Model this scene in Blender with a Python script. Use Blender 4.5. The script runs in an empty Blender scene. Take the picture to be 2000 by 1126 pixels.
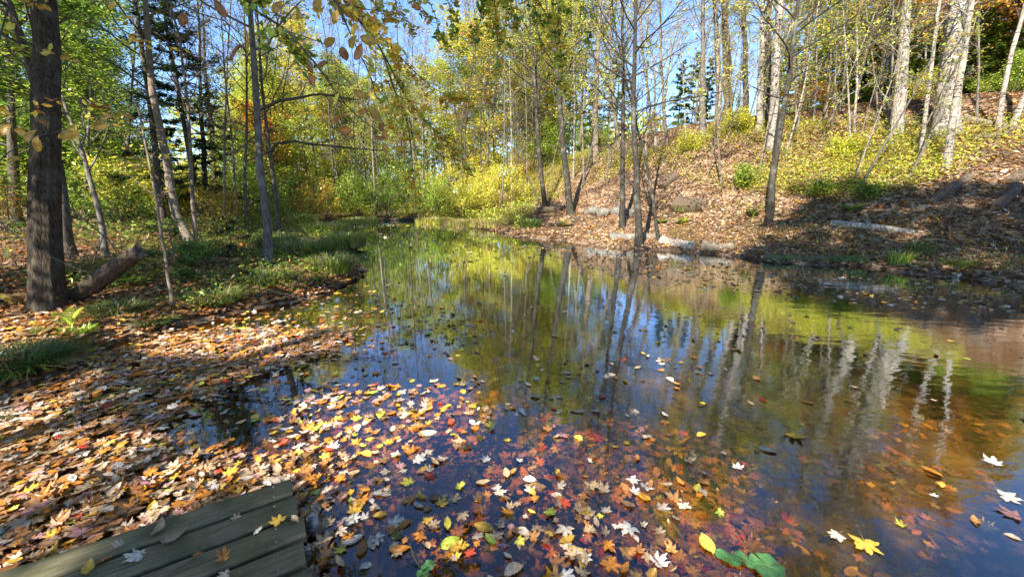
import bpy, math, numpy as np
from mathutils import Vector
R = math.radians
scene = bpy.context.scene
COL = scene.collection

# ------------------------------------------------------------------ camera, light, exposure
CAM_H, PITCH, FPX = 1.6, R(13.5), 780.0
cam_d = bpy.data.cameras.new('camera'); cam = bpy.data.objects.new('camera', cam_d); COL.objects.link(cam)
cam.location = (0, 0, CAM_H); cam.rotation_euler = (R(90) - PITCH, 0, 0)
cam_d.sensor_width = 36; cam_d.lens = FPX / 2000 * 36; cam_d.clip_start = 0.05; cam_d.clip_end = 900
scene.camera = cam
SUN_EL = R(40); SUN_DIR = np.array([0.50, 0.866])          # horizontal travel of the light: from behind left to front right
world = bpy.data.worlds.new('World'); scene.world = world; world.use_nodes = True
nt = world.node_tree; nt.nodes.clear()
sky = nt.nodes.new('ShaderNodeTexSky'); sky.sky_type = 'NISHITA'; sky.sun_disc = False
sky.sun_elevation = SUN_EL; sky.sun_rotation = math.atan2(-SUN_DIR[0], -SUN_DIR[1]); sky.air_density = 1.0; sky.dust_density = 0.0; sky.ozone_density = 5.0; sky.altitude = 2000
bg = nt.nodes.new('ShaderNodeBackground'); bg.inputs[1].default_value = 0.13
wo = nt.nodes.new('ShaderNodeOutputWorld'); nt.links.new(sky.outputs[0], bg.inputs[0]); nt.links.new(bg.outputs[0], wo.inputs[0])
sl = bpy.data.lights.new('sun', 'SUN'); sl.energy = 5.0; sl.angle = R(0.53); sl.color = (1, 0.94, 0.84)
sun = bpy.data.objects.new('sun', sl); COL.objects.link(sun)
SUNV = Vector((SUN_DIR[0] * math.cos(SUN_EL), SUN_DIR[1] * math.cos(SUN_EL), -math.sin(SUN_EL)))
sun.rotation_euler = SUNV.to_track_quat('-Z', 'Y').to_euler()
scene.view_settings.view_transform = 'Standard'; scene.view_settings.look = 'None'
scene.view_settings.exposure = 1.6; scene.view_settings.gamma = 1; scene.view_settings.use_curve_mapping = False
scene.cycles.max_bounces = 7; scene.cycles.transparent_max_bounces = 12; scene.cycles.caustics_reflective = False; scene.cycles.caustics_refractive = False
scene.cycles.use_denoising = True
scene.cycles.sample_clamp_indirect = 6

# ------------------------------------------------------------------ geometry helpers
def pt(px, py, d):                                           # a point at camera depth d behind a pixel of the 2000 px photograph
    a, b = (px - 1000) / FPX, (py - 563) / FPX
    return np.array([d * a, d * (math.cos(PITCH) - b * math.sin(PITCH)), CAM_H - d * (math.sin(PITCH) + b * math.cos(PITCH))])
def onz(px, py, z=0.0):
    b = (py - 563) / FPX
    return pt(px, py, (CAM_H - z) / (math.sin(PITCH) + b * math.cos(PITCH)))
def project(P):
    P = np.atleast_2d(P); q = P - np.array([0, 0, CAM_H])
    d = q[:, 1] * math.cos(PITCH) - q[:, 2] * math.sin(PITCH); u = q[:, 1] * math.sin(PITCH) + q[:, 2] * math.cos(PITCH)
    dd = np.where(d > 0.05, d, np.nan)
    return 1000 + FPX * q[:, 0] / dd, 563 - FPX * u / dd, d
def sstep(a, b, x): t = np.clip((x - a) / (b - a), 0, 1); return t * t * (3 - 2 * t)
def seg_dist(x, y, poly):
    d = np.full(x.shape, 1e9); n = len(poly)
    for i in range(n):
        ax, ay = poly[i]; bx, by = poly[(i + 1) % n]; ex, ey = bx - ax, by - ay
        t = np.clip(((x - ax) * ex + (y - ay) * ey) / (ex * ex + ey * ey + 1e-12), 0, 1)
        d = np.minimum(d, (x - ax - t * ex) ** 2 + (y - ay - t * ey) ** 2)
    return np.sqrt(d)
def inside(x, y, poly):
    c = np.zeros(x.shape, bool); n = len(poly); j = n - 1
    for i in range(n):
        xi, yi = poly[i]; xj, yj = poly[j]
        if yi != yj: c ^= ((yi > y) != (yj > y)) & (x < (xj - xi) * (y - yi) / (yj - yi) + xi)
        j = i
    return c
def sdist(x, y, poly): d = seg_dist(x, y, poly); return np.where(inside(x, y, poly), -d, d)   # negative inside
def fnoise(x, y, s, seed=0):
    r = np.random.RandomState(seed); o = np.zeros(np.shape(x))
    for k in range(6):
        a, b, c, f = r.uniform(0, 6.28), r.uniform(.6, 1.6), r.uniform(0, 6.28), r.uniform(.6, 1.7)
        o += np.sin((x * math.cos(a) + y * math.sin(a)) * b / s + c) * np.sin((x * math.sin(a) - y * math.cos(a)) * f / s + c * 2)
    return o / 2.4

shore_px = [(0, 790), (110, 735), (230, 668), (370, 636), (450, 612), (560, 592), (640, 575), (700, 545), (716, 532), (700, 512), (665, 497), (712, 480), (700, 466),
            (640, 452), (600, 443), (640, 434), (740, 430), (830, 430), (900, 438), (960, 450), (1010, 463), (1100, 470), (1190, 482), (1290, 489),
            (1440, 500), (1500, 513), (1700, 522), (1800, 536), (1900, 545), (2000, 560)]
POND = [tuple(onz(a, b)[:2]) for a, b in shore_px] + [(12, 5.2), (14.5, 1), (12, -2.2), (6, -2.8), (2.5, -2.2), (-1, -2.4), (-3.6, -1.6), (-4.6, 0.2), (-4.6, 1.0)]
MAT = [tuple(onz(a, b, 0.0)[:2]) for a, b in [(0, 740), (200, 668), (330, 655), (520, 640), (690, 648), (700, 690), (600, 715), (470, 740), (380, 790), (350, 840), (470, 880), (590, 900), (640, 960)]] \
    + [(-1.1, 1.3), (-2.1, 0.2), (-4.6, -0.5), (-4.7, 1.4)]
def hill_n(x, y): return 0.65 * x + 0.76 * y - 11.2
def hgt(x, y):
    x = np.asarray(x, float); y = np.asarray(y, float)
    s = sdist(x, y, POND) + 0.07 * fnoise(x, y, 0.35, 3)
    n = hill_n(x, y) + 0.5 * fnoise(x, y, 3, 5)
    hf = sstep(-7, 8, x + 0.12 * (y - 20))
    hill = (3.7 * sstep(2.0, 11.5, n) + 0.9 * sstep(0.8, 5, n) * sstep(4, 10, x) + 0.5 * sstep(10, 22, n)) * hf
    land = 0.015 + 0.13 * sstep(0, .45, s) + 0.2 * sstep(0.3, 4, s) + hill + (0.035 * fnoise(x, y, .5, 1) + .09 * fnoise(x, y, 1.8, 2)) * sstep(.2, 2, s)
    land = land + 0.25 * sstep(6, 25, s)
    m = sdist(x, y, MAT)
    bed = -0.03 - 0.42 * sstep(0.05, 2.6, -s) * sstep(-0.1, 1.0, m) - 0.02 * sstep(0, .2, -s) + 0.015 * fnoise(x, y, .3, 4)
    bed = np.where(m < 0.1, np.minimum(bed, -0.012), bed)
    return np.where(s > 0, land, bed)
def hz(x, y): return float(hgt(np.array([x]), np.array([y]))[0])
def ground_at(px, py, lo=1.0, hi=90):
    d = np.exp(np.linspace(math.log(lo), math.log(hi), 500)); P = np.array([pt(px, py, k) for k in d])
    below = np.where(P[:, 2] < np.maximum(hgt(P[:, 0], P[:, 1]), 0))[0]
    k = below[0] if len(below) else -1
    return P[k], d[k]

def new_mesh(name, V, F, C=None, smooth=False, mats=None, midx=None):
    """F: list of (k,m) int arrays."""
    me = bpy.data.meshes.new(name)
    V = np.asarray(V, np.float32).reshape(-1, 3)
    F = [f for f in F if len(f)]
    loops = np.concatenate([f.ravel() for f in F]).astype(np.int32)
    tot = np.concatenate([np.full(len(f), f.shape[1], np.int32) for f in F])
    st = np.concatenate([[0], np.cumsum(tot)[:-1]]).astype(np.int32)
    me.vertices.add(len(V)); me.vertices.foreach_set('co', V.ravel())
    me.loops.add(len(loops)); me.loops.foreach_set('vertex_index', loops)
    me.polygons.add(len(tot)); me.polygons.foreach_set('loop_start', st); me.polygons.foreach_set('loop_total', tot)
    if smooth: me.polygons.foreach_set('use_smooth', np.ones(len(tot), bool))
    if midx is not None: me.polygons.foreach_set('material_index', np.asarray(midx, np.int32))
    if C is not None:
        a = me.color_attributes.new('col', 'FLOAT_COLOR', 'POINT')
        c = np.ones((len(V), 4), np.float32); c[:, :3] = C; a.data.foreach_set('color', c.ravel())
    me.update(calc_edges=True)
    for m in (mats or []): me.materials.append(m)
    return me
class MB:
    def __init__(s): s.V, s.F, s.C, s.n = [], [], [], 0
    def add(s, V, F, C=None):
        V = np.asarray(V, float).reshape(-1, 3)
        for f in (F if isinstance(F, list) else [F]): s.F.append(np.asarray(f) + s.n)
        s.V.append(V); s.n += len(V)
        s.C.append(np.broadcast_to(np.array(C if C is not None else (.5, .5, .5), float), (len(V), 3)))
    def mesh(s, name, mat, smooth=False):
        return new_mesh(name, np.concatenate(s.V), s.F, np.concatenate(s.C), smooth, [mat])
def nrm(v): return v / (np.linalg.norm(v, axis=-1, keepdims=True) + 1e-9)
def tubes(P, Rr, sides, cap=True, rough=0.0, rng=None):
    P = np.asarray(P, float); Rr = np.asarray(Rr, float); N, n, _ = P.shape
    T = np.empty_like(P); T[:, 1:-1] = P[:, 2:] - P[:, :-2]; T[:, 0] = P[:, 1] - P[:, 0]; T[:, -1] = P[:, -1] - P[:, -2]; T = nrm(T)
    ref = np.where(np.abs(T[:, :1, 2:3]) > .8, np.array([[[1., 0, 0]]]), np.array([[[0, 0, 1.]]]))
    A = nrm(np.cross(T, np.broadcast_to(ref, T.shape))); B = np.cross(T, A)
    th = np.arange(sides) * 2 * math.pi / sides
    rr = Rr[:, :, None]
    if rough and rng is not None: rr = rr * (1 + rough * (rng.randn(N, n, sides) * .4 + rng.randn(N, 1, sides) * .8))
    V = P[:, :, None] + (A[:, :, None] * np.cos(th)[None, None, :, None] + B[:, :, None] * np.sin(th)[None, None, :, None]) * np.broadcast_to(rr[..., None], (N, n, sides, 1))
    i = np.arange(N)[:, None, None] * n * sides + np.arange(n - 1)[None, :, None] * sides
    j = np.arange(sides)[None, None]; k = (j + 1) % sides
    Q = np.stack([i + j, i + k, i + sides + k, i + sides + j], -1).reshape(-1, 4)
    F = [Q]
    if cap:
        F.append((np.arange(N)[:, None] * n * sides + (n - 1) * sides + np.arange(sides)[None]))
        F.append((np.arange(N)[:, None] * n * sides + np.arange(sides)[None])[:, ::-1])
    return V.reshape(-1, 3), F
def smooth_path(P, n, base_dense=False):
    """Catmull-Rom resample."""
    P = np.asarray(P, float); m = len(P)
    if m == 2: return P[0] + (P[1] - P[0]) * np.linspace(0, 1, n)[:, None]
    Q = np.vstack([2 * P[0] - P[1], P, 2 * P[-1] - P[-2]])
    o = []; cl = np.concatenate([[0], np.cumsum(np.linalg.norm(np.diff(P, axis=0), axis=1))])
    for t in np.interp(np.linspace(0, cl[-1], n) if not base_dense else cl[-1] * np.linspace(0, 1, n) ** 1.7, cl, np.arange(m)):
        t = min(t, m - 1 - 1e-6); i = int(t); f = t - i; a, b, c, d = Q[i:i + 4]
        o.append(.5 * (2 * b + (c - a) * f + (2 * a - 5 * b + 4 * c - d) * f * f + (3 * b - a - 3 * c + d) * f ** 3))
    return np.array(o)

# leaf templates: verts, faces, per-vertex brightness (ribs a little paler)
def t_diamond(w=.62, fold=.12):
    return np.array([[0, -.5, 0], [w / 2, 0, fold], [0, .5, -.05], [-w / 2, 0, fold]]), [np.array([[0, 1, 2, 3]])], np.ones(4)
def t_oval(w=.5, fold=.07, curl=.12):
    ys = [-.5, -.3, 0, .28, .5]; ws = [0, .36, .5, .32, 0]
    V = [[0, y, curl * (y * y * 4 - .3)] for y in ys]
    for s in (1, -1):
        V += [[s * ws[k] * w, ys[k], fold + curl * (ys[k] ** 2 * 4 - .3)] for k in (1, 2, 3)]
    F4 = [[1, 5, 6, 2], [2, 6, 7, 3], [2, 9, 8, 1], [3, 10, 9, 2]]; F3 = [[0, 5, 1], [3, 7, 4], [0, 1, 8], [3, 4, 10]]
    V += [[0.012, -.5, 0], [-.012, -.5, 0], [0, -.78, .03]]
    F3.append([11, 13, 12])
    return np.array(V), [np.array(F4), np.array(F3)], np.array([1.25] * 5 + [.92] * 6 + [.6] * 3)
def t_beech(w=.5, curl=.15, twist=.1):
    n = 15; V = []; br = []
    for k in range(n):
        y = -.5 + k / (n - 1); hw = w * .5 * math.sin(math.pi * min(1, (k / (n - 1)) ** .85)) ** .75
        for a in (-1, -.5, 0, .5, 1):
            tooth = 1 + (.05 if k % 2 else -.05) * (abs(a) == 1); c = math.cos(2 * math.pi * 7 * (y - .22 * abs(a)))
            V.append([a * hw * tooth, y, .10 * w * abs(a) + .012 * c * (a != 0) + curl * (4 * y * y - .3) * .5 + twist * a * y * w]); br.append(1.2 if a == 0 else .9 + .12 * c)
    F = [[k * 5 + j, k * 5 + j + 1, k * 5 + j + 6, k * 5 + j + 5] for k in range(n - 1) for j in range(4)]
    b = len(V); V += [[.010, -.5, .0], [-.010, -.5, .0], [.0, -.72, .03]]; br += [.6] * 3
    return np.array(V), [np.array(F), np.array([[b, b + 1, b + 2]])], np.array(br)
def t_maple(seed, curl=.1, rag=.05):
    r = np.random.RandomState(seed)
    #  angle (deg from tip), radius
    half = [(0, 1.02), (7, .82), (15, .80), (19, .66), (26, .50), (35, .70), (46, 1.0), (53, .80), (64, .78), (70, .60), (80, .50), (95, .66), (109, .80), (118, .60), (138, .50), (160, .38)]
    pts = half + [(180, .10)] + [(-a, q) for a, q in half[:0:-1]]
    V = [[0, 0, 0]]; br = [1.3]; ph = r.uniform(0, 6.28); sx = r.uniform(.84, 1.08); fold = r.uniform(-.12, .3); bend = r.uniform(-.18, .22)
    for a, q in pts:
        q2 = q * (1 + r.uniform(-rag, rag)) * (1 + .13 * math.sin(R(a) * 1.5 + ph)); a2 = R(a + r.uniform(-2, 2))
        x, y = math.sin(a2) * q2 * .52 * sx, math.cos(a2) * q2 * .52
        lob = abs(math.cos(a2 * 3.9))
        V.append([x, y, curl * (q2 * q2 * (1 if q > .7 else .35)) * r.uniform(.4, 1.3) - .02 + fold * abs(x) + bend * y * y * 2]); br.append(1.1 if q > .7 else .86)
    n = len(pts); F = [[0, 1 + i, 1 + (i + 1) % n] for i in range(n)]
    b = len(V); V += [[.01, -.05, 0], [-.01, -.05, 0], [.05 * r.randn(), -.62, .03]]; br += [.7] * 3; F.append([b, b + 1, b + 2])
    return np.array(V), [np.array(F)], np.array(br)
DIA, OVAL = t_diamond(), t_oval()
SPRAY = (np.array([[0, -.5, 0], [.16, -.1, 0], [.05, .5, 0], [-.12, 0, .0]]), [np.array([[0, 1, 2, 3]])], np.ones(4))
MAPLES = [t_maple(1), t_maple(2, .16), t_maple(3, .04, .09), t_maple(4, -.12), t_maple(5, .2, .1), t_maple(6, .05, .13), t_maple(7, .12, .08), t_maple(9, -.05, .12)]
OVALS = [t_oval(.5, .07, .12), t_oval(.6, .03, -.1), t_oval(.45, .12, .2)]
BEECH = [t_beech(), t_beech(.58, -.15, .3), t_beech(.5, .3, -.25)]
def scatter(mb, rng, pos, size, tmpl, cols, tilt=.5, yaw=None, cvar=.18):
    pos = np.asarray(pos, float); N = len(pos)
    if N == 0: return
    V0, F0, br = tmpl; size = np.broadcast_to(size, (N,))
    a = rng.uniform(0, 2 * math.pi, N) if yaw is None else yaw; b = rng.uniform(0, 2 * math.pi, N); t = np.abs(rng.randn(N)) * tilt
    ca, sa, cb, sb, ct, st = np.cos(a), np.sin(a), np.cos(b), np.sin(b), np.cos(t), np.sin(t)
    x = V0[None, :, 0] * ca[:, None] - V0[None, :, 1] * sa[:, None]; y = V0[None, :, 0] * sa[:, None] + V0[None, :, 1] * ca[:, None]; z = np.broadcast_to(V0[None, :, 2], x.shape)
    x1 = x * cb[:, None] + y * sb[:, None]; y1 = -x * sb[:, None] + y * cb[:, None]
    y2 = y1 * ct[:, None] - z * st[:, None]; z2 = y1 * st[:, None] + z * ct[:, None]
    x3 = x1 * cb[:, None] - y2 * sb[:, None]; y3 = x1 * sb[:, None] + y2 * cb[:, None]
    V = np.stack([x3, y3, z2], -1) * size[:, None, None] + pos[:, None]
    c = np.asarray(cols, float); c = c * (1 + cvar * rng.uniform(-1, 1, (N, 1)))
    C = c[:, None, :] * br[None, :, None]
    m = len(V0); off = np.arange(N) * m
    mb.add(V.reshape(-1, 3), [(f[None] + off[:, None, None]).reshape(-1, f.shape[1]) for f in F0]); mb.C[-1] = C.reshape(-1, 3)
PAL = dict(green=(.12, .23, .03), lime=(.46, .55, .07), yellow=(.80, .67, .09), gold=(.72, .43, .06), orange=(.62, .24, .035), red=(.50, .07, .03), tan=(.50, .34, .19),
           pale=(.62, .48, .34), brown=(.24, .13, .065), dark=(.025, .06, .018), fir=(.05, .12, .03), rust=(.44, .19, .055), white=(.68, .60, .50), olive=(.20, .22, .06), pink=(.55, .28, .24))
def pick(rng, N, **w):
    k = list(w); p = np.array([w[i] for i in k], float); p /= p.sum()
    return np.array([PAL[i] for i in k])[rng.choice(len(k), N, p=p)]

# ------------------------------------------------------------------ materials
def mat(name):
    m = bpy.data.materials.new(name); m.use_nodes = True; m.node_tree.nodes.clear(); return m, m.node_tree.nodes, m.node_tree.links
def N(nodes, t, **k):
    n = nodes.new(t)
    for a, b in k.items():
        if a.startswith('i_'): n.inputs[a[2:].replace('_', ' ')].default_value = b
        else: setattr(n, a, b)
    return n
def ramp(nodes, stops):
    r = nodes.new('ShaderNodeValToRGB'); e = r.color_ramp.elements
    while len(e) < len(stops): e.new(.5)
    for q, (p, c) in zip(e, stops): q.position = p; q.color = (*c, 1)
    return r
def leaf_material(name, trans=.38, gloss=.05, rough=.35, spots=True, wet=1.0):
    m, n, l = mat(name); a = N(n, 'ShaderNodeAttribute', attribute_name='col')
    tc = N(n, 'ShaderNodeNewGeometry'); nz = N(n, 'ShaderNodeTexNoise', i_Scale=55.0, i_Detail=3.0); l.new(tc.outputs['Position'], nz.inputs['Vector'])
    mr = N(n, 'ShaderNodeMapRange'); mr.inputs[1].default_value = .3; mr.inputs[2].default_value = .7; mr.inputs[3].default_value = .55 * wet; mr.inputs[4].default_value = 1.2 * wet
    l.new(nz.outputs[0], mr.inputs[0]); mx = N(n, 'ShaderNodeVectorMath', operation='SCALE'); l.new(a.outputs['Color'], mx.inputs[0]); l.new(mr.outputs[0], mx.inputs['Scale'])
    c = mx.outputs[0] if spots else a.outputs['Color']
    d = N(n, 'ShaderNodeBsdfDiffuse'); t = N(n, 'ShaderNodeBsdfTranslucent'); g = N(n, 'ShaderNodeBsdfGlossy', i_Roughness=rough)
    l.new(c, d.inputs[0]); l.new(c, t.inputs[0])
    m1 = N(n, 'ShaderNodeMixShader', i_Fac=trans); l.new(d.outputs[0], m1.inputs[1]); l.new(t.outputs[0], m1.inputs[2])
    m2 = N(n, 'ShaderNodeMixShader', i_Fac=gloss); l.new(m1.outputs[0], m2.inputs[1]); l.new(g.outputs[0], m2.inputs[2])
    o = N(n, 'ShaderNodeOutputMaterial'); l.new(m2.outputs[0], o.inputs[0]); return m
LEAF = leaf_material('tree_leaf', .42, .04, .4, False)
BIGLEAF = leaf_material('beech_leaf', .45, .04, .4)
LITTER = leaf_material('fallen_leaf', .12, .05, .4)
WETLEAF = leaf_material('wet_fallen_leaf', .05, .06, .25, True, .62)
GRASSM = leaf_material('grass_blade', .3, .04, .4, False)
def bark(name, c1, c2, c3=None, scale=1.0, vs=.18, bump=.5, lichen=.0, bands=False):
    m, n, l = mat(name); tc = N(n, 'ShaderNodeTexCoord'); mp = N(n, 'ShaderNodeMapping'); mp.inputs['Scale'].default_value = (1, 1, vs); l.new(tc.outputs['Object'], mp.inputs[0])
    nz = N(n, 'ShaderNodeTexNoise', i_Scale=22.0 * scale, i_Detail=6.0, i_Roughness=.65); l.new(mp.outputs[0], nz.inputs['Vector'])
    r = ramp(n, [(.36, c1), (.62, c2)]); l.new(nz.outputs[0], r.inputs[0]); col = r.outputs[0]
    nb = N(n, 'ShaderNodeTexNoise', i_Scale=2.2 * scale, i_Detail=5.0); l.new(tc.outputs['Object'], nb.inputs['Vector'])
    if c3 is not None:
        rr = ramp(n, [(.52, (0, 0, 0)), (.70, (.8, .8, .8))]); l.new(nb.outputs[0], rr.inputs[0])
        mx = N(n, 'ShaderNodeMix', data_type='RGBA'); l.new(rr.outputs[0], mx.inputs[0]); l.new(col, mx.inputs[6]); mx.inputs[7].default_value = (*c3, 1); col = mx.outputs[2]
    if bands:
        mp2 = N(n, 'ShaderNodeMapping'); mp2.inputs['Scale'].default_value = (1, 1, 6); l.new(tc.outputs['Object'], mp2.inputs[0])
        nb2 = N(n, 'ShaderNodeTexNoise', i_Scale=3.5, i_Detail=4.0); l.new(mp2.outputs[0], nb2.inputs['Vector'])
        r2 = ramp(n, [(.56, (0, 0, 0)), (.64, (1, 1, 1))]); l.new(nb2.outputs[0], r2.inputs[0])
        mx = N(n, 'ShaderNodeMix', data_type='RGBA'); l.new(r2.outputs[0], mx.inputs[0]); l.new(col, mx.inputs[6]); mx.inputs[7].default_value = (c1[0] * .5, c1[1] * .5, c1[2] * .5, 1); col = mx.outputs[2]
    b = N(n, 'ShaderNodeBump', i_Strength=bump, i_Distance=.02); l.new(nz.outputs[0], b.inputs['Height'])
    p = N(n, 'ShaderNodeBsdfPrincipled', i_Roughness=.9); p.inputs['Specular IOR Level'].default_value = .2
    l.new(col, p.inputs['Base Color']); l.new(b.outputs[0], p.inputs['Normal']); o = N(n, 'ShaderNodeOutputMaterial'); l.new(p.outputs[0], o.inputs[0]); return m
BARK = dict(
    shade=bark('shaded_lichened_bark', (.012, .010, .007), (.065, .055, .04), (.16, .155, .125), 1.4, .3, .8),  # canopy shade on the right-bank trunks is put into this near-black tone
    dark=bark('dark_bark', (.035, .028, .02), (.13, .105, .08), (.07, .075, .05), bump=.9),
    ridged=bark('ridged_bark', (.018, .013, .008), (.088, .064, .042), (.10, .095, .065), 2.6, .12, 1.0),
    grey=bark('grey_bark', (.06, .052, .043), (.17, .15, .12), (.24, .23, .19), bump=.6),
    pale=bark('pale_bark', (.11, .088, .068), (.36, .315, .25), (.44, .40, .33), 1.2, .15, 1.0, bands=True),
    tan=bark('tan_bark', (.09, .068, .048), (.23, .18, .13), (.2, .17, .12), bump=.6),
    rot=bark('rotten_wood', (.03, .02, .013), (.17, .12, .08), (.08, .075, .035), 1.4, .7, 1.0),
    white=bark('bleached_wood', (.12, .10, .08), (.48, .43, .36), (.22, .18, .13), 1.0, .4, .8),
    moss=bark('mossy_bark', (.03, .035, .015), (.10, .13, .03), (.15, .11, .07), .6, .6, .9),
    cut=bark('cut_wood', (.12, .08, .05), (.34, .24, .15), None, .8, 1, .5))
def wood_deck():
    m, n, l = mat('weathered_plank'); tc = N(n, 'ShaderNodeTexCoord'); oi = N(n, 'ShaderNodeObjectInfo')
    ad = N(n, 'ShaderNodeVectorMath', operation='ADD'); l.new(tc.outputs['Object'], ad.inputs[0])
    sc = N(n, 'ShaderNodeVectorMath', operation='SCALE'); sc.inputs[0].default_value = (7.3, 3.1, 1.7); l.new(oi.outputs['Random'], sc.inputs['Scale']); l.new(sc.outputs[0], ad.inputs[1])
    mp = N(n, 'ShaderNodeMapping'); mp.inputs['Scale'].default_value = (1.2, 22, 22); l.new(ad.outputs[0], mp.inputs[0])
    g = N(n, 'ShaderNodeTexNoise', i_Scale=4.0, i_Detail=7.0, i_Roughness=.7); l.new(mp.outputs[0], g.inputs['Vector'])
    r = ramp(n, [(.3, (.05, .042, .022)), (.48, (.20, .17, .085)), (.62, (.25, .215, .12)), (.78, (.44, .38, .24))]); l.new(g.outputs[0], r.inputs[0])
    b2 = N(n, 'ShaderNodeTexNoise', i_Scale=5.0, i_Detail=5.0); l.new(ad.outputs[0], b2.inputs['Vector'])
    r2 = ramp(n, [(.42, (0, 0, 0)), (.6, (.85, .85, .85))]); l.new(b2.outputs[0], r2.inputs[0])
    mx = N(n, 'ShaderNodeMix', data_type='RGBA'); l.new(r2.outputs[0], mx.inputs[0]); l.new(r.outputs[0], mx.inputs[6]); mx.inputs[7].default_value = (.085, .085, .032, 1)
    sp = N(n, 'ShaderNodeTexNoise', i_Scale=60.0, i_Detail=2.0); l.new(ad.outputs[0], sp.inputs['Vector'])
    r3 = ramp(n, [(.67, (0, 0, 0)), (.72, (.6, .6, .6))]); l.new(sp.outputs[0], r3.inputs[0])
    mx2 = N(n, 'ShaderNodeMix', data_type='RGBA'); l.new(r3.outputs[0], mx2.inputs[0]); l.new(mx.outputs[2], mx2.inputs[6]); mx2.inputs[7].default_value = (.3, .3, .24, 1)
    bp = N(n, 'ShaderNodeBump', i_Strength=.6, i_Distance=.004); l.new(g.outputs[0], bp.inputs['Height'])
    p = N(n, 'ShaderNodeBsdfPrincipled', i_Roughness=.75); l.new(mx2.outputs[2], p.inputs['Base Color']); l.new(bp.outputs[0], p.inputs['Normal'])
    o = N(n, 'ShaderNodeOutputMaterial'); l.new(p.outputs[0], o.inputs[0]); return m
DECK = wood_deck()
def soil():
    m, n, l = mat('leaf_strewn_soil'); g = N(n, 'ShaderNodeNewGeometry')
    v = N(n, 'ShaderNodeTexVoronoi', i_Scale=13.0); v.inputs['Randomness'].default_value = 1; l.new(g.outputs['Position'], v.inputs['Vector'])
    sx = N(n, 'ShaderNodeSeparateColor'); l.new(v.outputs['Color'], sx.inputs[0])
    r = ramp(n, [(0, (.06, .037, .022)), (.25, (.15, .09, .05)), (.5, (.28, .18, .11)), (.75, (.38, .28, .19)), (1, (.20, .10, .045))]); l.new(sx.outputs[0], r.inputs[0])
    nz = N(n, 'ShaderNodeTexNoise', i_Scale=1.3, i_Detail=6.0); l.new(g.outputs['Position'], nz.inputs['Vector'])
    r2 = ramp(n, [(.42, (0, 0, 0)), (.62, (.75, .75, .75))]); l.new(nz.outputs[0], r2.inputs[0])
    mx = N(n, 'ShaderNodeMix', data_type='RGBA'); l.new(r2.outputs[0], mx.inputs[0]); l.new(r.outputs[0], mx.inputs[6]); mx.inputs[7].default_value = (.055, .036, .022, 1)
    sp = N(n, 'ShaderNodeSeparateXYZ'); l.new(g.outputs['Position'], sp.inputs[0])
    mr = N(n, 'ShaderNodeMapRange'); mr.inputs[1].default_value = .02; mr.inputs[2].default_value = -.06; l.new(sp.outputs['Z'], mr.inputs[0])
    # pond bed: dark silt with patches of olive weed
    nb = N(n, 'ShaderNodeTexNoise', i_Scale=2.0, i_Detail=7.0); l.new(g.outputs['Position'], nb.inputs['Vector'])
    rb = ramp(n, [(.35, (.022, .016, .009)), (.55, (.075, .056, .02)), (.75, (.20, .14, .042))]); l.new(nb.outputs[0], rb.inputs[0])
    m3 = N(n, 'ShaderNodeMix', data_type='RGBA'); l.new(mr.outputs[0], m3.inputs[0]); l.new(mx.outputs[2], m3.inputs[6]); l.new(rb.outputs[0], m3.inputs[7])
    bp = N(n, 'ShaderNodeBump', i_Strength=.7, i_Distance=.03); l.new(v.outputs['Distance'], bp.inputs['Height'])
    p = N(n, 'ShaderNodeBsdfPrincipled', i_Roughness=.95); p.inputs['Specular IOR Level'].default_value = .1; l.new(m3.outputs[2], p.inputs['Base Color']); l.new(bp.outputs[0], p.inputs['Normal'])
    o = N(n, 'ShaderNodeOutputMaterial'); l.new(p.outputs[0], o.inputs[0]); return m
SOIL = soil()
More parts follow.
